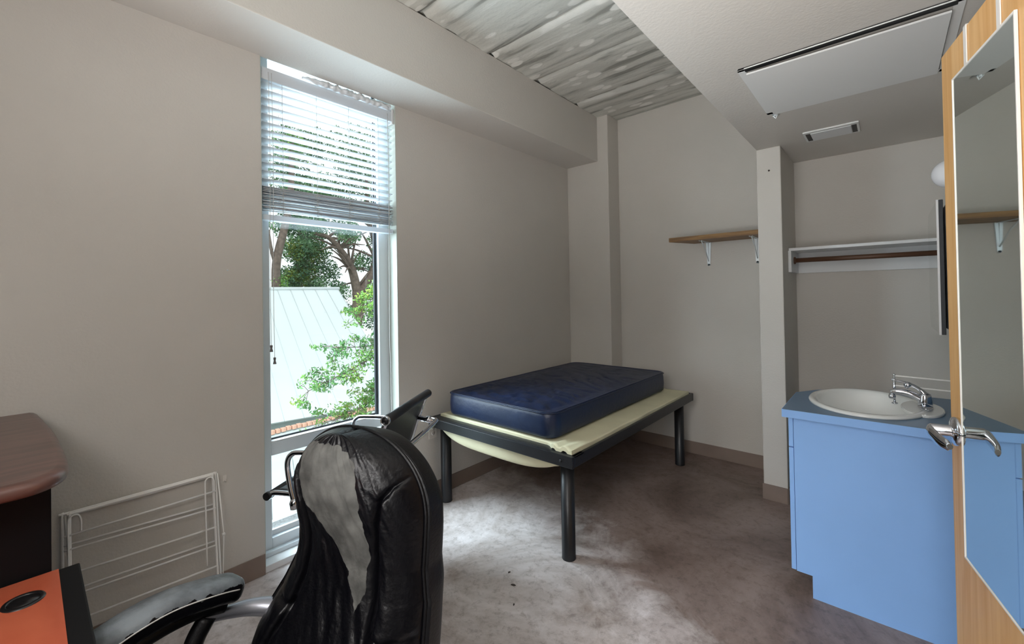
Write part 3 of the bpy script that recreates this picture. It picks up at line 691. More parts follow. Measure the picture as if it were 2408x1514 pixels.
# ------------------------------------------------------------------ shelves, closet
def shelves():
    t = thing('wall_shelf', 'oak wall shelf with a slanted left end on metal brackets', 'shelf', (-1.0, 3.8, 1.865))
    b = B(); prism(b, [(-1.40, 3.655), (-.6745, 3.655), (-.6745, 3.946), (-1.285, 3.946)], 1.862, 1.898, .002); obj('shelf_board', b, 'oak', t)
    for x in (-1.163, -.79):
        b = B()
        for sx in (-.009, .009):
            q = [(x + sx, 3.94, 1.664), (x + sx, 3.94, 1.862)]
            t2 = bmesh.new(); s2 = .0045
            a0, a1 = .0055, .0095
            vs = [t2.verts.new(p) for p in ((x + sx * .6 - a0, 3.936, 1.664), (x + sx * .6 + a0, 3.936, 1.664), (x + sx * 1.3 + a1, 3.936, 1.862), (x + sx * 1.3 - a1, 3.936, 1.862),
                                            (x + sx * .6 - a0, 3.944, 1.664), (x + sx * .6 + a0, 3.944, 1.664), (x + sx * 1.3 + a1, 3.944, 1.862), (x + sx * 1.3 - a1, 3.944, 1.862))]
            for f in ((0, 1, 2, 3), (7, 6, 5, 4), (0, 4, 5, 1), (1, 5, 6, 2), (2, 6, 7, 3), (3, 7, 4, 0)): t2.faces.new([vs[i] for i in f])
            merge(b, t2)
            bx(b, (x + sx - .004, 3.72, 1.858), (x + sx + .004, 3.94, 1.866))
        lathe(b, [(0, 0), (.010, 0), (.010, .008), (0, .008)], (x, 3.944, 1.668), (0, -1, 0), 14)
        tube(b, [(x, 3.935, 1.70), (x, 3.84, 1.80), (x, 3.75, 1.858)], .004, 6)
        obj('bracket', b, 'zinc', t)
    t = thing('closet_shelf', 'white closet shelf on cleats with a dark wooden hanging rod', 'shelf', (-.1, 3.8, 1.74))
    b = B(); bx(b, (-.531, 3.625, 1.717), (RX, 3.946, 1.737), .002); obj('shelf_board', b, 'white', t)
    b = B(); bx(b, (-.531, 3.926, 1.565), (RX, 3.946, 1.717), .002); obj('cleat', b, 'white', t)
    b = B(); bx(b, (-.531, 3.60, 1.565), (-.513, 3.926, 1.717), .002); obj('cleat', b, 'white', t)
    b = B(); bx(b, (RX - .018, 3.60, 1.565), (RX, 3.926, 1.717), .002); obj('cleat', b, 'white', t)
    b = B(); tube(b, [(-.513, 3.72, 1.652), (RX - .018, 3.72, 1.652)], .0165, 14); r = obj('hanging_rod', b, 'rod', t)
    b = B(); lathe(b, [(0, 0), (.026, 0), (.026, .008), (.02, .012), (0, .012)], (-.513, 3.72, 1.652), (1, 0, 0), 16); obj('rod_socket', b, 'rod', r)
shelves()

# ------------------------------------------------------------------ soffit fittings
def soffit_bits():
    t = thing('ceiling_hatch', 'large white access hatch in the soffit, hanging slightly open', 'access hatch', (-.14, 2.4, SZ))
    x0, x1, y0, y1 = -.485, .215, 2.095, 2.735
    b = B(); z = SZ
    for a, c in (((x0, y0, z - .008), (x0 + .03, y1, z)), ((x1 - .03, y0, z - .008), (x1, y1, z)), ((x0, y0, z - .008), (x1, y0 + .018, z)), ((x0, y1 - .03, z - .008), (x1, y1, z))): bx(b, a, c, .002)
    obj('hatch_frame', b, 'hatch', t)
    b = B(); bx(b, (x0 + .005, y0 - .004, z - .003), (x1 - .005, y0 + .022, z - .0015)); bx(b, (x0 + .028, y0 + .0, z - .0095), (x1 - .02, y0 + .03, z - .0082)); obj('shadow_gap', b, 'black', t)
    # hatch leaf hangs a little open toward the near side
    b = B(); vs = []
    for dz in (0, .012):
        for x, y in ((x0 + .034, y0 + .018), (x1 - .034, y0 + .034), (x1 - .034, y1 - .012), (x0 + .034, y1 - .012)):
            k = (y1 - y) / (y1 - y0); vs.append(b.verts.new((x, y, z - .011 - .010 * k - dz * .6 + .0)))
    for f in ((0, 1, 2, 3), (7, 6, 5, 4), (0, 4, 5, 1), (1, 5, 6, 2), (2, 6, 7, 3), (3, 7, 4, 0)): b.faces.new([vs[i] for i in f])
    obj('hatch_door', b, 'hatch', t)
    b = B(); lathe(b, [(0, 0), (.020, 0), (.018, -.006), (.008, -.008), (.008, -.02), (0, -.02)], (-.45, y1 + .015, z), (0, 0, 1), 16); tube(b, [(-.462, y1 + .01, z - .012), (-.45, y1 + .022, z - .03), (-.438, y1 + .012, z - .012)], .003, 6); obj('latch', b, 'zinc', t)
    t = thing('air_vent', 'small white rectangular air vent in the soffit near the closet', 'vent', (-.25, 3.33, SZ))
    b = B(); X0, X1, Y0, Y1 = -.385, -.112, 3.215, 3.42
    bx(b, (X0, Y0, z - .010), (X1, Y1, z), .003); obj('vent_plate', b, 'hatch', t)
    b = B(); bx(b, (X0 + .038, Y0 + .028, z - .014), (X1 - .038, Y1 - .02, z - .010), .002); obj('vent_cover', b, 'white', t)
    for X in (X0 + .012, X1 - .036):
        b = B(); bx(b, (X, Y0 + .03, z - .0108), (X + .024, Y1 - .02, z - .0098)); obj('vent_slot', b, 'black', t)
    b = B(); lathe(b, [(0, 0), (.006, 0), (.006, .002), (0, .003)], (-.60, 3.391, 2.26), (0, -1, 0), 10); tag(obj('nail', b, 'nail'), 'dark nail high on the closet wing wall', 'nail')
    b = B(); lathe(b, [(0, 0), (.004, 0), (.004, .002), (0, .003)], (WX, .669, 1.585), (1, 0, 0), 10); tag(obj('screw', b, 'zinc'), 'small screw head in the wall left of the window', 'screw')
soffit_bits()

# ------------------------------------------------------------------ vanity
def vanity():
    t = thing('vanity_cabinet', 'blue laminate vanity cabinet with toe kick under the sink', 'cabinet', (-.02, 2.76, 0))
    y0, y1 = 2.435, 3.10
    b = B()
    poly = [(-.354, .103), (-.2925, .103), (-.2925, 0), (RX - .002, 0), (RX - .002, .832), (-.354, .832)]
    for yy, n_ in ((y0, 0), (y1 - .018, 1)):
        t2 = bmesh.new(); lo = [t2.verts.new((x, yy, z)) for x, z in poly]; hi = [t2.verts.new((x, yy + .018, z)) for x, z in poly]; n = len(poly)
        t2.faces.new(lo); t2.faces.new(hi[::-1])
        for i in range(n): t2.faces.new((lo[i], lo[(i + 1) % n], hi[(i + 1) % n], hi[i]))
        bmesh.ops.recalc_face_normals(t2, faces=t2.faces)
        bb = B(); merge(bb, t2); obj('side_panel', bb, 'blue', t)
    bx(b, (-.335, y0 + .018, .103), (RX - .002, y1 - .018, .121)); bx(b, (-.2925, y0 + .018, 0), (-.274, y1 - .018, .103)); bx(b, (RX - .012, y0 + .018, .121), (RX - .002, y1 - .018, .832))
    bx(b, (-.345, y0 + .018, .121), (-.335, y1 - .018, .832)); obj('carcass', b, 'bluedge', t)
    b = B(); bx(b, (-.375, y0 + .002, .689), (-.356, y1 - .002, .826), .0015); obj('drawer', b, 'blue', t)
    for a, c in ((y0 + .002, (y0 + y1) / 2 - .002), ((y0 + y1) / 2 + .002, y1 - .002)):
        b = B(); bx(b, (-.375, a, .105), (-.356, c, .684), .0015); obj('door', b, 'blue', t)
    # worktop with a hole for the basin
    w_ = thing('countertop', 'blue grey laminate countertop around the oval sink', 'countertop', (-.02, 2.76, .832))
    poly = [(-.397, 2.418), (RX - .002, 2.418), (RX - .002, 3.13), (-.20, 3.13), (-.315, 3.0), (-.397, 2.86)]
    ex, ey, ax, ay = -.10, 2.775, .205, .285
    b = B(); N = 72
    def ray_to(th):
        c_, s_ = math.cos(th), math.sin(th); best = 9
        for i in range(len(poly)):
            (xa, ya), (xb, yb) = poly[i], poly[(i + 1) % len(poly)]; dx, dy = xb - xa, yb - ya; den = c_ * dy - s_ * dx
            if abs(den) < 1e-9: continue
            tt = ((xa - ex) * dy - (ya - ey) * dx) / den; uu = ((xa - ex) * s_ - (ya - ey) * c_) / den
            if tt > 0 and -1e-6 <= uu <= 1 + 1e-6: best = min(best, tt)
        return (ex + best * c_, ey + best * s_)
    angs = sorted([2 * PI * i / N for i in range(N)] + [math.atan2(y - ey, x - ex) % (2 * PI) for x, y in poly]); N = len(angs)
    o_ = [ray_to(a) for a in angs]; i_ = [(ex + ax * math.cos(a), ey + ay * math.sin(a)) for a in angs]
    r = [[b.verts.new((x, y, z)) for x, y in pp] for pp, z in ((i_, .830), (o_, .830), (o_, .868), (i_, .868))]
    for k in range(4):
        for i in range(N): b.faces.new((r[k][i], r[k][(i + 1) % N], r[(k + 1) % 4][(i + 1) % N], r[(k + 1) % 4][i]))
    # laminate: top face darker blue-grey, edge band blue
    o = obj('worktop', b, 'bluetop', w_)
    b = B()
    for i in range(len(poly)):
        if i in (1,): continue
        (xa, ya), (xb, yb) = poly[i], poly[(i + 1) % len(poly)]; d = Vector((xb - xa, yb - ya, 0)).normalized(); n_ = Vector((d.y, -d.x, 0)) * .0015
        q = [Vector((xa, ya, .830)), Vector((xb, yb, .830)), Vector((xb, yb, .8675)), Vector((xa, ya, .8675))]
        vs = [b.verts.new(p) for p in q] + [b.verts.new(p + n_) for p in q]
        for f in ((0, 1, 2, 3), (7, 6, 5, 4), (0, 4, 5, 1), (1, 5, 6, 2), (2, 6, 7, 3), (3, 7, 4, 0)): b.faces.new([vs[i2] for i2 in f])
    obj('edge_band', b, 'blue', w_)
    b = B(); bx(b, (RX - .018, 2.418, .868), (RX, 3.13, .965), .002); obj('backsplash', b, 'bluetop', w_)
    # sink
    sk = thing('sink', 'white oval drop-in sink in the blue countertop', 'sink', (ex, ey, .868))
    b = B(); prof = [(0, -.150), (.10, -.148), (.35, -.140), (.62, -.110), (.80, -.06), (.87, -.01), (.90, .008), (.945, .016), (1.0, .015), (1.03, .009), (1.035, .001), (.98, .0005), (.96, -.03), (.7, -.125), (.3, -.155), (0, -.16)]
    seg = 72; rings = []
    for r_, h in prof:
        if r_ == 0: rings.append([b.verts.new((ex, ey, .868 + h))]); continue
        rings.append([b.verts.new((ex + r_ * .222 * math.cos(2 * PI * k / seg), ey + r_ * .305 * math.sin(2 * PI * k / seg), .868 + h)) for k in range(seg)])
    for A, C in zip(rings, rings[1:]):
        for k in range(seg):
            a = list(dict.fromkeys([A[k % len(A)], A[(k + 1) % seg % len(A)], C[(k + 1) % seg % len(C)], C[k % len(C)]]))
            if len(a) > 2: f = b.faces.new(a); f.smooth = True
    obj('basin', b, 'porcelain', sk)
    # deck at the wall side of the sink, where the faucet stands
    b = B(); prism(b, [(ex + .205 + .075 * math.cos(a), ey + .16 * math.sin(a)) for a in [2 * PI * i / 40 for i in range(40)]], .868, .880, .003); obj('faucet_deck', b, 'porcelain', sk)
    b = B(); lathe(b, [(0, 0), (.02, 0), (.022, .002), (.018, .004), (0, .003)], (ex, ey, .720), seg=20); obj('drain', b, 'chrome', sk)
    # faucet
    fx, fy, fz = .115, 2.77, .880
    fc = thing('faucet', 'chrome single-lever faucet at the back of the oval sink', 'faucet', (fx, fy, fz))
    b = B(); prism(b, [(fx + .026 * math.cos(a), fy + .078 * math.sin(a)) for a in [2 * PI * i / 36 for i in range(36)]], fz, fz + .014, .004); obj('base_plate', b, 'chrome', fc, True)
    b = B(); lathe(b, [(0, 0), (.026, 0), (.025, .02), (.022, .045), (.019, .058), (0, .062)], (fx, fy, fz + .01), seg=24); obj('body', b, 'chrome', fc)
    b = B(); sp = smooth_path([(fx, fy, fz + .035), (fx - .05, fy, fz + .060), (fx - .095, fy, fz + .066), (fx - .118, fy, fz + .058)], 6); tube(b, sp, [.017 - .0003 * i for i in range(len(sp))], 14)
    lathe(b, [(0, 0), (.012, 0), (.014, .008), (.011, .022), (0, .024)], (fx - .114, fy, fz + .030), seg=16); obj('spout', b, 'chrome', fc)
    b = B(); sp = smooth_path([(fx, fy, fz + .062), (fx - .018, fy, fz + .085), (fx - .055, fy - .004, fz + .108), (fx - .115, fy - .006, fz + .122)], 6); tube(b, sp, [.014, .013, .012, .011, .010, .009, .0085, .008, .0078, .0075, .007, .0065, .006, .0058, .0056, .0054, .0052, .005, .0055], 12)
    lathe(b, [(0, 0), (.015, .001), (.017, .01), (.012, .022), (0, .025)], (fx - .05, fy - .004, fz + .095), (-.8, 0, .6), 18); obj('lever', b, 'chrome', fc)
    # clear towel-bar style rack of two rods standing on the deck behind the faucet
    tr = thing('rod_holder', 'chrome stand with two thin white rods behind the faucet', 'rack', (.0, 2.86, .868))
    b = B()
    for z in (.958, 1.006): tube(b, smooth_path([(.012, 2.86, z), (.10, 2.86, z - .002), (.30, 2.86, z - .006)], 4), .0038, 8)
    obj('rod', b, 'wire', tr)
    b = B(); tube(b, [(.010, 2.86, .868), (.010, 2.86, 1.010)], .005, 8); lathe(b, [(0, 0), (.012, 0), (.012, .006), (0, .008)], (.010, 2.86, .868), seg=14); lathe(b, [(0, -.006), (.008, 0), (0, .008)], (.010, 2.86, 1.010), seg=12)
    obj('post', b, 'chrome', tr)
    b = B(); tube(b, [(.30, 2.86, .868), (.30, 2.86, 1.006)], .005, 8); obj('post', b, 'chrome', tr)
    # medicine cabinet
    mc = thing('medicine_cabinet', 'wall cabinet with a clipped-corner mirror door above the sink', 'mirror cabinet', (.25, 2.815, 1.24))
    Y0, Y1, Z0, Z1 = 2.53, 3.10, 1.242, 1.805
    b = B(); bx(b, (.182, Y0 + .01, Z0 + .02), (RX, Y1 - .01, Z1 - .02), .002); obj('body', b, 'white', mc)
    def chamf(b, xa, xb, ins, ch):
        p = [(Y0 + ins + ch, Z0 + ins), (Y1 - ins - ch, Z0 + ins), (Y1 - ins, Z0 + ins + ch), (Y1 - ins, Z1 - ins - ch), (Y1 - ins - ch, Z1 - ins), (Y0 + ins + ch, Z1 - ins), (Y0 + ins, Z1 - ins - ch), (Y0 + ins, Z0 + ins + ch)]
        A = [b.verts.new((xa, y, z)) for y, z in p]; C = [b.verts.new((xb, y, z)) for y, z in p]; n = 8
        b.faces.new(A); b.faces.new(C[::-1])
        for i in range(n): b.faces.new((A[i], A[(i + 1) % n], C[(i + 1) % n], C[i]))
    b = B(); bx(b, (.160, Y0, Z0), (.174, Y1, Z1), .002); obj('door', b, 'gasket', mc)
    b = B(); chamf(b, .156, .160, .0, .05); obj('mirror', b, 'mirror', mc)
    b = B(); bx(b, (.153, Y0 - .003, Z0), (.160, Y0, Z1)); obj('edge_trim', b, 'white', mc)
    # light bar with globe bulbs
    lb = thing('vanity_light', 'vanity light with a frosted globe above the mirror cabinet', 'wall light', (.30, 2.815, 1.95))
    b = B(); bx(b, (.300, 2.54, 1.87), (RX, 3.0, 1.98), .006); obj('back_plate', b, 'chrome', lb)
    for y in (2.62,):
        b = B(); lathe(b, [(0, 0), (.024, 0), (.022, .03), (0, .03)], (.300, y, 1.925), (-1, 0, 0), 18); sk_ = obj('lamp_holder', b, 'white', lb)
        b = B(); bmesh.ops.create_uvsphere(b, u_segments=28, v_segments=18, radius=.060, matrix=Matrix.Translation((.205, y, 1.925)))
        for f in b.faces: f.smooth = True
        obj('globe', b, 'globe', lb)
vanity()

# ------------------------------------------------------------------ door with its mirror
def door():
    H = Vector((.132 + .91 * math.sin(R(10.9)), 1.85 - .91 * math.cos(R(10.9)), 0)); rz = math.atan2(math.cos(R(10.9)), -math.sin(R(10.9)))
    # local frame: x from hinge to latch edge, y away from the room (towards the wall) is negative
    t = thing('door_1', 'x', 'x', tuple(H), rz); del t['category']; struct(t); t['label'] = 'honey oak veneer door swung open'
    T = wm(t)
    def put(name, b, m, par): b.transform(T); return obj(name, b, m, par)
    b = B(); bx(b, (0, -.044, .008), (.91, 0, 2.136), .0015); put('door_slab', b, 'door', t)
    zc = 1.022
    for sgn, y in ((1, 0), (-1, -.044)):
        b = B(); lathe(b, [(0, 0), (.040, 0), (.041, .004), (.040, .012), (.030, .015), (.018, .017), (.016, .022), (.0165, .060), (.012, .066), (0, .067)], (.848, y, zc), (0, sgn, 0), 36)
        sp = smooth_path([(.856, y + sgn * .056, zc), (.84, y + sgn * .064, zc - .003), (.80, y + sgn * .062, zc - .010), (.765, y + sgn * .058, zc - .014), (.735, y + sgn * .050, zc - .016)], 6)
        rows = []
        for i, p in enumerate(sp):
            k = i / (len(sp) - 1); hh = .013 + .006 * math.sin(k * PI) ; ww = .010 - .004 * k; hh *= (1 if k < .93 else .6)
            rows.append([b.verts.new(p + Vector((0, ww * math.cos(a), hh * math.sin(a)))) for a in [2 * PI * q / 16 for q in range(16)]])
        for A, C in zip(rows, rows[1:]):
            for q in range(16): f = b.faces.new((A[q], A[(q + 1) % 16], C[(q + 1) % 16], C[q])); f.smooth = True
        b.faces.new(rows[0]); b.faces.new(rows[-1][::-1])
        put('door_handle', b, 'chrome', t)
    b = B(); bx(b, (.9095, -.035, zc - .03), (.9115, -.009, zc + .03), .001); put('latch_plate', b, 'zinc', t)
    for z in (.25, 1.05, 1.9):
        b = B(); tube(b, [(-.004, -.002, z), (-.004, -.002, z + .1)], .006, 10); put('hinge', b, 'zinc', t)
    mr = thing('door_mirror', 'narrow full-length mirror in a white frame hung over the door', 'mirror', tuple(T @ Vector((.635, 0, .68))), rz)
    s0, s1, z0, z1 = .91 - .452, .91 - .098, .679, 2.030
    b = B(); f_ = .0045
    for a, c_ in (((s0, .001, z0), (s0 + f_, .007, z1)), ((s1 - f_, .001, z0), (s1, .007, z1)), ((s0 + f_, .001, z0), (s1 - f_, .007, z0 + f_)), ((s0 + f_, .001, z1 - f_), (s1 - f_, .007, z1))): bx(b, a, c_, .001)
    put('mirror_frame', b, 'wire', mr)
    b = B(); bx(b, (s0 + f_ - .002, .002, z0 + f_ - .002), (s1 - f_ + .002, .005, z1 - f_ + .002)); put('mirror_glass', b, 'mirror', mr)
    for s_ in (.91 - .182, .91 - .37):
        b = B(); bx(b, (s_ - .009, .0008, z1 - .003), (s_ + .009, .003, 2.139)); bx(b, (s_ - .009, -.046, 2.1365), (s_ + .009, .003, 2.139)); bx(b, (s_ - .009, -.047, 2.10), (s_ + .009, -.045, 2.139)); put('door_hook', b, 'wire', mr)
    # door frame in the right wall
    b = B()
    bx(b, (RX - .012, .0, 0), (RX + .13, .035, 2.155)); bx(b, (RX - .0, .930, 0), (RX + .13, .95, 2.155)); bx(b, (RX - .0, .0, 2.145), (RX + .13, .95, 2.18)); o = struct(obj('trim_5', b, 'white')); o['label'] = 'white door frame'
door()

# ------------------------------------------------------------------ wall bits and drying rack
def wallbits():
    t = thing('electrical_outlet', 'white wall outlet between the window and the bed', 'outlet', (WX, 1.934, .478))
    b = B(); bx(b, (WX, 1.899, .420), (WX + .006, 1.969, .536), .002); obj('cover_plate', b, 'outlet', t)
    for z in (.458, .498):
        b = B(); lathe(b, [(0, 0), (.0165, 0), (.0165, .0025), (0, .003)], (WX + .006, 1.934, z), (1, 0, 0), 20); s_ = obj('receptacle', b, 'outlet', t)
        b = B(); bx(b, (WX + .0085, 1.926, z - .004), (WX + .0095, 1.9285, z + .005)); bx(b, (WX + .0085, 1.939, z - .004), (WX + .0095, 1.9415, z + .004)); lathe(b, [(0, 0), (.0025, 0), (0, .001)], (WX + .0088, 1.934, z - .009), (1, 0, 0), 8); obj('slots', b, 'black', s_)
    b = B(); bx(b, (WX, .640, .545), (WX + .005, .656, .575), .002); tube(b, [(WX + .004, .648, .548), (WX + .014, .648, .546), (WX + .014, .648, .556)], .003, 6); tag(obj('adhesive_hook', b, 'outlet'), 'small white adhesive hook on the wall right of the drying rack', 'hook')
    t = thing('drying_rack', 'folded white wire drying rack leaning on the wall left of the window', 'drying rack', (-2.43, .35, 0))
    def P(y, z, k=0.): return (WX + .012 + .035 * (.6 - z) / .6 + k, y, z)
    for k, (ya, yb) in enumerate(((.092, .600), (.112, .585))):
        b = B(); tube(b, smooth_path([P(ya, .004, k * .018), P(ya, .3, k * .018), P(ya, .58, k * .018), P(ya + .004, .600, k * .018), P(ya + .03, .602, k * .018), P(yb - .03, .602, k * .018), P(yb, .598, k * .018), P(yb + .006, .58, k * .018), P(yb + .012, .3, k * .018), P(yb + .02, .004, k * .018)], 6), .0050, 8); obj('leg_frame', b, 'wire', t)
    for z, zz, k in ((.590, .584, .0), (.522, .520, .022), (.480, .452, .0), (.468, .440, .02), (.375, .352, .022), (.302, .280, .0), (.290, .268, .02), (.19, .172, .02), (.11, .09, .0)):
        b = B(); tube(b, [P(.095, z, k), P(.60, zz + .005, k)], .0040, 6); obj('drying_bar', b, 'wire', t)
    for y in (.125, .575):
        b = B(); tube(b, smooth_path([P(y - .018, .20, .03), P(y - .018, .45, .03), P(y - .018, .57, .03), P(y - .012, .592, .03), P(y + .0, .598, .03), P(y + .012, .592, .03), P(y + .018, .57, .03), P(y + .018, .53, .03)], 6), .0032, 8); obj('hook', b, 'wire', t)
    for y in (.10, .612):
        b = B(); tube(b, [P(y, .60, .01), P(y + .012, .32, .04), P(y + .002, .005, .03)], .003, 6); lathe(b, [(0, 0), (.007, 0), (.007, .008), (0, .008)], P(y + .012, .32, .036), (1, 0, 0), 10); obj('hinge_arm', b, 'wire', t)
wallbits()
for k, (x, y, rz, sx, lb) in enumerate(((-1.42, 1.60, .3, 1.3, 'largest of the three tiny dark chips on the floor before the bed'), (-1.50, 1.66, 1.2, .8, 'tiny dark chip on the floor, farthest left of the three before the bed'), (-1.33, 1.50, 2.0, .7, 'tiny dark chip on the floor, nearest of the three before the bed'))):
    b = B(); prism(b, [(-.009, -.003), (.004, -.005), (.010, .001), (.002, .005), (-.006, .003)], 0, .003)
    o = obj('paint_chip', b, 'nail'); o.location = (x, y, 0); o.rotation_euler = (0, 0, rz); o.scale = (sx, sx, 1)
    tag(o, lb, 'chip', 'tiny chips on the floor before the bed')

# ------------------------------------------------------------------ cabinet and desk at the left
def desk():
    t = thing('tall_cabinet', 'black cabinet with a rounded cherry wood top against the window wall', 'cabinet', (-2.0, -.5, 0))
    b = B(); bx(b, (-2.45, -1.15, 0), (-1.63, .042, .985), .002); obj('body', b, 'hutch', t)
    # bow-fronted top with a rounded corner
    pts = [(-2.45, -1.2), (-1.52, -1.2), (-1.51, -.2), (-1.508, -.03), (-1.52, .025), (-1.56, .056), (-1.63, .068), (-1.80, .066), (-2.05, .056), (-2.25, .04), (-2.45, .022)]
    b = B(); N = 48
    sp = [Vector((x, y, 0)) for x, y in pts]; sm = [sp[0], sp[1]] + smooth_path(sp[2:], 6)
    levels = [(-.004, .985), (.003, .990), (.006, 1.000), (.004, 1.012), (-.004, 1.019), (-.014, 1.022)]
    cx, cy = -1.95, -.5; rings = []
    for off, z in levels:
        rings.append([b.verts.new((p.x + off * (1 if p.x > -1.7 else 0), p.y + off * (1 if p.y > -.1 else 0), z)) for p in sm])
    n = len(sm)
    for A, C in zip(rings, rings[1:]):
        for i in range(n):
            f = b.faces.new((A[i], A[(i + 1) % n], C[(i + 1) % n], C[i])); f.smooth = True
    b.faces.new(rings[0][::-1]); b.faces.new(rings[-1]); obj('cabinet_top', b, 'cherry', t)
    t = thing('desk', 'desk with orange wood-grain top and wide black edge beside the black cabinet', 'desk', (-1.3, -.5, 0))
    x0, x1, y0, y1 = -1.622, -.98, -1.25, .093
    b = B(); bx(b, (x0, y0, .722), (x1, y1, .748), .004); obj('desk_edge', b, 'hutch', t)
    b = B(); bx(b, (x0 + .002, y0 + .04, .748), (x1 - .03, .054, .7502)); obj('desk_top', b, 'orange', t)
    g_ = thing('cable_grommet', 'x', 'x', (-1.505, -.005, .75)); 
    bpy.data.objects.remove(g_)
    b = B(); lathe(b, [(.026, -.02), (.026, .0), (.029, .0035), (.034, .003), (.036, 0)], (-1.507, -.006, .7505), seg=36); lathe(b, [(0, .0008), (.027, .0008), (.027, -.001)], (-1.507, -.006, .7505), seg=36); obj('cable_grommet', b, 'grommet', t)
    b = B(); bx(b, (x0 + .003, y0 + .02, 0), (x0 + .026, y1 - .42, .722)); obj('side_panel', b, 'hutch', t)
    b = B(); bx(b, (x1 - .05, y0 + .02, 0), (x1 - .027, y0 + .6, .722)); obj('side_panel', b, 'hutch', t)
    b = B(); bx(b, (x0 + .026, y0 + .05, .25), (x1 - .05, y0 + .07, .722)); obj('modesty_panel', b, 'hutch', t)
desk()

# ------------------------------------------------------------------ leather office chair
CH = dict(x=-1.02, y=.525, rz=R(14))
PEEL_POLY = []   # filled below, in (u, v) of the back cushion
def office_chair():
    t = thing('office_chair', 'large black leather office chair with badly peeled back cushion', 'office chair', (CH['x'], CH['y'], 0), CH['rz'])
    T = wm(t)     # local: x to the sitter's left (room right), -y forward
    def put(name, b, m, par): b.transform(T); return obj(name, b, m, par)
    zs = [.44, .50, .58, .66, .74, .80, .86, .92, .98, 1.03, 1.07, 1.095, 1.108]
    ws = [.335, .335, .320, .268, .226, .217, .222, .226, .226, .226, .226, .226, .226]
    yc = [-.03, -.02, -.004, .010, .022, .028, .030, .030, .030, .030, .030, .030, .030]
    def W(z): return float(np.interp(z, zs, ws))
    def Yc(z): return float(np.interp(z, zs, yc))
    v_z = lambda v: .44 + (1.105 - .44) * (1 - (1 - v) ** 1.35)
    # smooth half width through a superellipse dome near the top
    def HW(z):
        w = W(min(z, .92))
        if z > .92:
            k = min(1, (z - .92) / (1.105 - .92)); w = W(.92) * (1 - k ** 2.2) ** (1 / 2.0)
        return w
    def relief(u, z):
        """cushion relief: headrest roll, vertical centre panel, side bolsters; u in -1..1"""
        au = abs(u); edge = max(0, 1 - au ** 5)
        bulge = .050 * edge ** .6
        hz = np.interp(z, [.84, .94, 1.0, 1.06, 1.105], [0, .018, .026, .020, 0])
        lum = .075 * math.exp(-((z - .52) / .15) ** 2) * (.55 + .45 * au)
        seam = 0
        # side seam of the centre panel: sweeps outwards at the top so that an oval panel is left on each side
        us = float(np.interp(z, [.44, .58, .68, .84, .92, .97, 1.0, 1.02], [.66, .60, .56, .55, .58, .66, .82, 1.0]))
        if z < 1.03: seam += .024 * math.exp(-((au - us) / .032) ** 2)
        if au > us: seam += .016 * math.exp(-((z - (.640 + .03 * au)) / .010) ** 2); seam -= .010 * max(0, 1 - ((au - .5 - us / 2) / (.5 - us / 2 + .01)) ** 2) if z < 1.0 else 0
        wr = .004 * noise.noise(Vector((u * 5, z * 22 + u * 9, 1))) + .003 * noise.noise(Vector((u * 9, z * 7, 4))) * (1 if z < .92 else .5)
        wr += .004 * abs(noise.noise(Vector((u * 14 + z * 10, z * 12, 7)))) * (1 if z > .9 else .4)
        return bulge + (hz + lum) * edge - seam * edge + wr * edge
    nu, nv = 150, 210
    b = B()
    def fn(a, v):
        u = 2 * a - 1; z = v_z(v); u2 = math.sin(u * PI / 2) if abs(u) < 1 else u
        w = HW(z) * .955
        w = w if u2 < 0 else min(w, .218)
        return Vector((u2 * w, Yc(z) - relief(u2, z) * (1 if v < .999 else .2) - .012 * u2 * u2 * 0 + .020 * u2 * u2, z - (.006 if v > .999 else 0)))
    V = grid(b, nu, nv, fn)
    # the flat coordinates give the extent of the worn patch
    uv = {}
    b.verts.index_update()
    co = [(2 * (i / (nu - 1)) - 1, v_z(j / (nv - 1))) for j in range(nv) for i in range(nu)]
    o = put('back_cushion', b, 'leather', t)
    at = o.data.attributes.new('peel', 'FLOAT', 'POINT')
    poly = PEEL
    def sd(x, y):
        ins = False; dmin = 9; n = len(poly)
        for i in range(n):
            xa, ya = poly[i]; xb, yb = poly[(i + 1) % n]
            if (ya > y) != (yb > y) and x < (xb - xa) * (y - ya) / (yb - ya) + xa: ins = not ins
            dx, dy = xb - xa, yb - ya; q = max(0, min(1, ((x - xa) * dx + (y - ya) * dy) / (dx * dx + dy * dy + 1e-12))); dmin = min(dmin, math.hypot(x - xa - q * dx, y - ya - q * dy))
        return dmin if ins else -dmin
    vals = []
    for (u, z) in co:
        d_ = sd(math.sin(u * PI / 2) * HW(z) * .955, z) + .008 * noise.noise(Vector((u * 8, z * 40, 2)))
        vals.append(max(0, min(1, .5 + d_ / .022)))
    at.data.foreach_set('value', vals)
    # seam piping round the cushion
    b = B(); pp = []
    for k in range(90):
        v = k / 89; z = v_z(v); pp.append(Vector((-HW(z) * .965, Yc(z) + .014, z)))
    for k in range(89, -1, -1):
        v = k / 89; z = v_z(v); pp.append(Vector((min(HW(z), .229) * .965, Yc(z) + .014, z)))
    tube(b, pp, .0045, 6); put('piping', b, 'shell', t)
    # padded back shell
    b = B()
    def fs(a, v):
        ang = -PI / 2 + PI * a; z = v_z(v); w = HW(z) * 1.0 + .004; th = .135 * (1 - .25 * (z - .44) / .67)
        z -= .035 * abs(math.cos(ang)) ** .7 * min(1, max(0, (z - .80) / .2)); w = w if ang < 0 else min(w, .228); x = w * math.sin(ang) ; y = Yc(z) + .016 + th * (abs(math.cos(ang)) ** .55)
        return Vector((math.copysign(abs(x / w) ** .62 * w, x) if w > 0 else 0, y + .003 * noise.noise(Vector((x * 8, z * 10, 3))), z))
    grid(b, 60, 90, fs); 
    put('back_shell', b, 'shell', t)
    b = B()   # rim joining cushion and shell
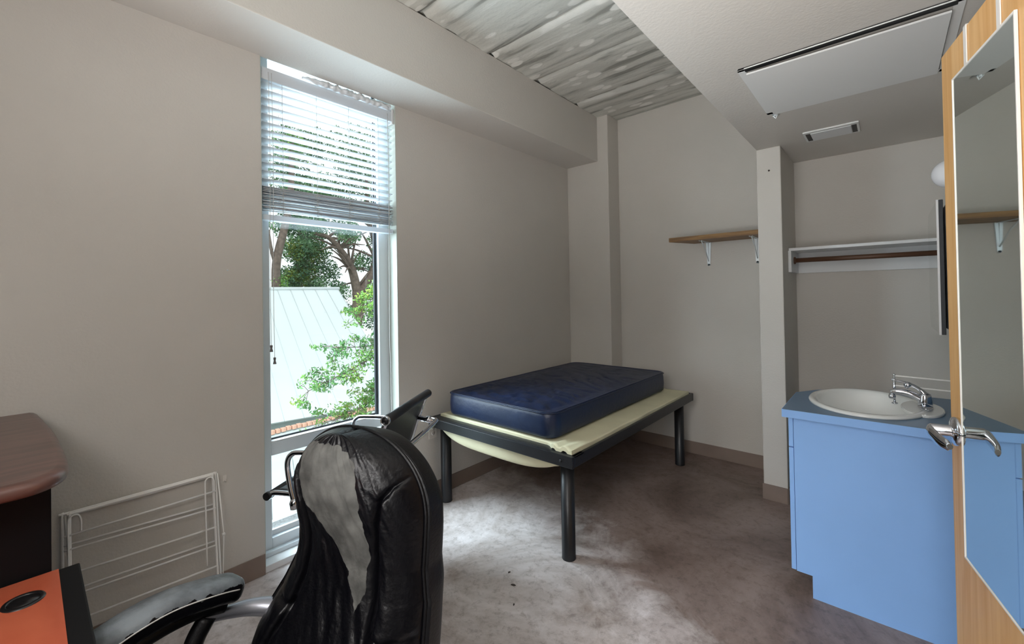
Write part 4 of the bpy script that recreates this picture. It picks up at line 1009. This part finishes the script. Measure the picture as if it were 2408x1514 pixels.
    def fr_(a, v):
        z = v_z(v); side = -1 if a < .5 else 1; return Vector((0, 0, 0))
    for side in (-1, 1):
        rows = []
        for k in range(90):
            z = v_z(k / 89); w = HW(z) if side < 0 else min(HW(z), .229)
            rows.append([b.verts.new((side * (w * .955 + (w * .045 + .004) * q), Yc(z) + .020 - .006 * math.sin(q * PI) , z)) for q in (0, .33, .66, 1)])
        for A, C in zip(rows, rows[1:]):
            for i in range(3): f = b.faces.new((A[i], A[i + 1], C[i + 1], C[i])); f.smooth = True
    put('rim', b, 'shell', t)
    # seat
    b = B()
    def seatf(a, v):
        th = 2 * PI * a; ph = -PI / 2 + PI * v; n_ = .55
        cx_, sy_ = math.cos(th), math.sin(th); r = math.cos(ph) ** .45 if math.cos(ph) > 0 else 0
        x = .30 * math.copysign(abs(cx_) ** n_, cx_) * r; y = -.235 + .25 * math.copysign(abs(sy_) ** n_, sy_) * r
        return Vector((x, y, .470 + .070 * math.copysign(abs(math.sin(ph)) ** .6, math.sin(ph)) + .012 * noise.noise(Vector((x * 7, y * 7, 1))) * r))
    grid(b, 64, 20, seatf, True); put('seat', b, 'shell', t)
    # arms
    for side in (-1, 1):
        b = B(); xs = side * .365
        path = smooth_path([(xs, -.045, .645), (xs, -.13, .676), (xs + side * .012, -.23, .692), (xs + side * .02, -.33, .680), (xs + side * .02, -.41, .650)], 12)
        rows = []; n = len(path); co2 = []
        for i, p in enumerate(path):
            k = i / (n - 1); e = min(1, math.sqrt(max(0, 1 - (1 - min(k, 1 - k) / .09) ** 2)) if min(k, 1 - k) < .09 else 1); e = max(e, .03)
            d = (path[min(i + 1, n - 1)] - path[max(i - 1, 0)]).normalized(); up = Vector((1, 0, 0)).cross(d); up = up if up.z > 0 else -up; row = []
            for q in range(28):
                a = 2 * PI * q / 28; c_, s_ = math.cos(a), math.sin(a)
                row.append(b.verts.new(p + Vector((1, 0, 0)) * (.045 * e * math.copysign(abs(c_) ** .6, c_)) + up * (.031 * e * math.copysign(abs(s_) ** .7, s_)))); co2.append((k, s_, c_))
            rows.append(row)
        for A, C in zip(rows, rows[1:]):
            for q in range(28): f = b.faces.new((A[q], A[(q + 1) % 28], C[(q + 1) % 28], C[q])); f.smooth = True
        b.faces.new(rows[0][::-1]); b.faces.new(rows[-1]); ar = put('armrest', b, 'armleather', t)
        at = ar.data.attributes.new('peel', 'FLOAT', 'POINT')
        at.data.foreach_set('value', [min(1, max(0, .5 + (s_ - .25) * 1.0 - max(0, .22 - k) * 2.2 + .25 * noise.noise(Vector((k * 22, c_ * 3, 3))))) for k, s_, c_ in co2])
        b = B()   # stitched seam along the side of the pad
        tube(b, [p + Vector((.0455 * (1 if side < 0 else 1), 0, .008)) for p in path[4:-4]], .0018, 5); put('stitching', b, 'cord', t)
        b = B()   # black support loop under the pad
        sp = smooth_path([(xs, -.09, .620), (xs, -.16, .645), (xs, -.26, .652), (xs, -.35, .630), (xs - side * .01, -.37, .57), (xs - side * .04, -.30, .45), (xs - side * .07, -.22, .41)], 7); tube(b, sp, .019, 12)
        sp = smooth_path([(xs, -.13, .615), (xs, -.165, .56), (xs - side * .03, -.20, .47), (xs - side * .06, -.22, .41)], 7); tube(b, sp, .022, 12); put('arm_support', b, 'shell', t)
        b = B()   # grey bracket from the pad to the back
        sp = smooth_path([(xs + side * .0, -.15, .615), (xs - side * .0, -.08, .594), (xs - side * .03, -.01, .574), (xs - side * .13, .06, .555)], 6); tube(b, sp, [.010 + .0011 * i for i in range(len(sp))], 14); put('arm_bracket', b, 'armmetal', t)
    # column, base, casters
    b = B(); lathe(b, [(0, .42), (.05, .42), (.045, .38), (.028, .36), (.028, .12), (.04, .10), (.04, .07), (0, .07)], (0, -.2, 0), seg=24); put('column', b, 'black', t)
    for k in range(5):
        a = 2 * PI * k / 5 + .4; d = Vector((math.cos(a), math.sin(a), 0)); c0 = Vector((0, -.2, .09))
        b = B(); tube(b, [c0, c0 + d * .15 + Vector((0, 0, -.005)), c0 + d * .29 + Vector((0, 0, -.03))], [.026, .022, .016], 10); lg = put('base_leg', b, 'black', t)
        b = B(); e = c0 + d * .29; s_ = Vector((-d.y, d.x, 0))
        for q in (-.014, .014): lathe(b, [(0, -.008), (.025, -.008), (.027, 0), (.025, .008), (0, .008)], (e.x + s_.x * q, e.y + s_.y * q, .027), tuple(s_), 18)
        tube(b, [(e.x, e.y, .03), (e.x, e.y, .065)], .008, 8); put('caster', b, 'black', lg)
PEEL = [(-.135, 1.06), (-.125, 1.01), (-.12, .93), (-.06, .885), (-.02, .85), (.03, .80), (.055, .74), (.075, .70), (.09, .75), (.096, .83), (.10, .856), (.086, .912), (.085, .977), (.079, 1.016), (.080, 1.045), (.05, 1.070), (.0, 1.083), (-.07, 1.078)]
office_chair()

# ------------------------------------------------------------------ chrome sling chair by the window
def sling_chair():
    Fw = Vector((-.848, -.53, 0)).normalized(); Nr = Vector((.53, -.848, 0)).normalized()
    barc = Vector((-1.885, 1.327, 0))            # floor point under the top bar
    t = thing('chrome_armchair', 'low chrome armchair with black sling seat behind the office chair', 'chair', tuple(barc + Fw * .33))
    def P(f, n, z): return barc + Fw * f + Nr * n + Vector((0, 0, z))
    hw = .262
    prof = [(0, .872), (.028, .80), (.06, .72), (.095, .62), (.125, .55), (.165, .505), (.23, .490), (.36, .492), (.50, .500), (.58, .500), (.612, .488)]
    for sgn in (-1, 1):
        b = B(); tube(b, smooth_path([P(f, sgn * hw, z) for f, z in prof], 6), .0125, 12); obj('side_rail', b, 'chrome', t)
        b = B(); tube(b, [P(.612, sgn * (hw + .0), .488), P(.612, sgn * (hw + .02), .488)], .019, 14); obj('rail_cap', b, 'black', t)
    # sling
    b = B(); sp = smooth_path([P(f, 0, z) for f, z in prof], 6); n = len(sp)
    V = []; Wv = []
    for i, p in enumerate(sp):
        d = (sp[min(i + 1, n - 1)] - sp[max(i - 1, 0)]).normalized(); nn = Nr.cross(d)
        V.append([b.verts.new(p + Nr * (hw - .01) * (-1 + 2 * k / 10) + nn * .004 - nn * 0 - Vector((0, 0, .010)) * (1 - (-1 + 2 * k / 10) ** 2)) for k in range(11)])
        Wv.append([b.verts.new(v.co - nn * .008) for v in V[-1]])
    for i in range(n - 1):
        for k in range(10):
            for G in (V, Wv): f = b.faces.new((G[i][k], G[i][k + 1], G[i + 1][k + 1], G[i + 1][k])); f.smooth = True
    for i in range(n - 1):
        for k in (0, 10): b.faces.new((V[i][k], V[i + 1][k], Wv[i + 1][k], Wv[i][k]))
    obj('sling', b, 'mesh', t)
    b = B(); tube(b, [P(-.004, -hw - .012, .872), P(-.004, hw + .012, .872)], .0225, 18); tb = obj('top_roll', b, 'mesh', t)
    b = B(); tube(b, [P(-.004, hw + .010, .872), P(-.004, hw + .020, .872)], .0225, 18)
    lathe(b, [(.018, 0), (.0225, 0), (.0225, .006), (.018, .006), (.018, 0)], tuple(P(-.004, hw + .02, .872)), tuple(Nr), 20); obj('end_ring', b, 'chrome', t)
    b = B(); lathe(b, [(0, .001), (.018, .001), (.018, .002), (0, .002)], tuple(P(-.004, hw + .021, .872)), tuple(Nr), 20); obj('end_plug', b, 'black', t)
    b = B(); tube(b, [P(.612, -hw - .005, .486), P(.612, hw + .005, .486)], .017, 14); obj('front_roll', b, 'mesh', t)
    # one tube makes both arms and wraps behind the back
    az = .715
    pts = [P(.455, hw + .03, .475), P(.475, hw + .032, .56), P(.485, hw + .035, .66), P(.46, hw + .036, az - .01), P(.40, hw + .036, az), P(.20, hw + .036, az), P(.02, hw + .034, az), P(-.035, hw + .026, az), P(-.055, hw - .01, az),
           P(-.06, .10, az), P(-.06, -.10, az), P(-.055, -hw + .01, az), P(-.035, -hw - .026, az), P(.02, -hw - .034, az), P(.20, -hw - .036, az), P(.40, -hw - .036, az), P(.46, -hw - .036, az - .01), P(.485, -hw - .035, .66), P(.475, -hw - .032, .56), P(.455, -hw - .03, .475)]
    b = B(); tube(b, smooth_path(pts, 6), .0125, 12); obj('arm_loop', b, 'chrome', t)
    for sgn in (-1, 1):
        b = B(); tube(b, [P(.05, sgn * hw, az + .015), P(-.045, sgn * (hw - .01), az)], .015, 12); lathe(b, [(0, 0), (.02, 0), (.02, .02), (0, .024)], tuple(P(-.0, sgn * hw, az + .01)), tuple(-Fw), 14); obj('arm_clamp', b, 'chrome', t)
        b = B(); lathe(b, [(0, 0), (.02, .004), (.022, .03), (.014, .05), (0, .052)], tuple(P(.455, sgn * (hw + .03), .445)), (0, 0, 1), 16); obj('arm_foot', b, 'chrome', t)
    b = B(); tube(b, [P(.15, -hw, .49), P(.15, hw, .49)], .012, 10); tube(b, [P(.45, -hw, .478), P(.45, hw, .478)], .012, 10); obj('spreader', b, 'chrome', t)
    b = B(); lathe(b, [(0, 0), (.014, .002), (.016, .03), (.01, .045), (0, .046)], tuple(P(.36, hw * .75, .41)), (0, 0, 1), 14); tube(b, [P(.36, hw * .75, .45), P(.33, 0, .44)], .006, 8); obj('tilt_knob', b, 'tassel', t)
    b = B(); lathe(b, [(0, .478), (.09, .478), (.09, .465), (.03, .44), (.026, .14), (.035, .12), (.035, .08), (0, .08)], tuple(P(.30, 0, 0)), seg=20); obj('pedestal', b, 'chrome', t)
    for k in range(4):
        a = PI / 4 + k * PI / 2; d = Fw * math.cos(a) + Nr * math.sin(a); c0 = P(.30, 0, .10)
        b = B(); tube(b, [c0, c0 + d * .27 + Vector((0, 0, -.055))], [.018, .012], 10); lg = obj('base_leg', b, 'chrome', t)
        b = B(); e = c0 + d * .26; lathe(b, [(0, 0), (.018, 0), (.016, .02), (.008, .045), (0, .045)], (e.x, e.y, 0), seg=14); obj('glide', b, 'black', lg)
sling_chair()
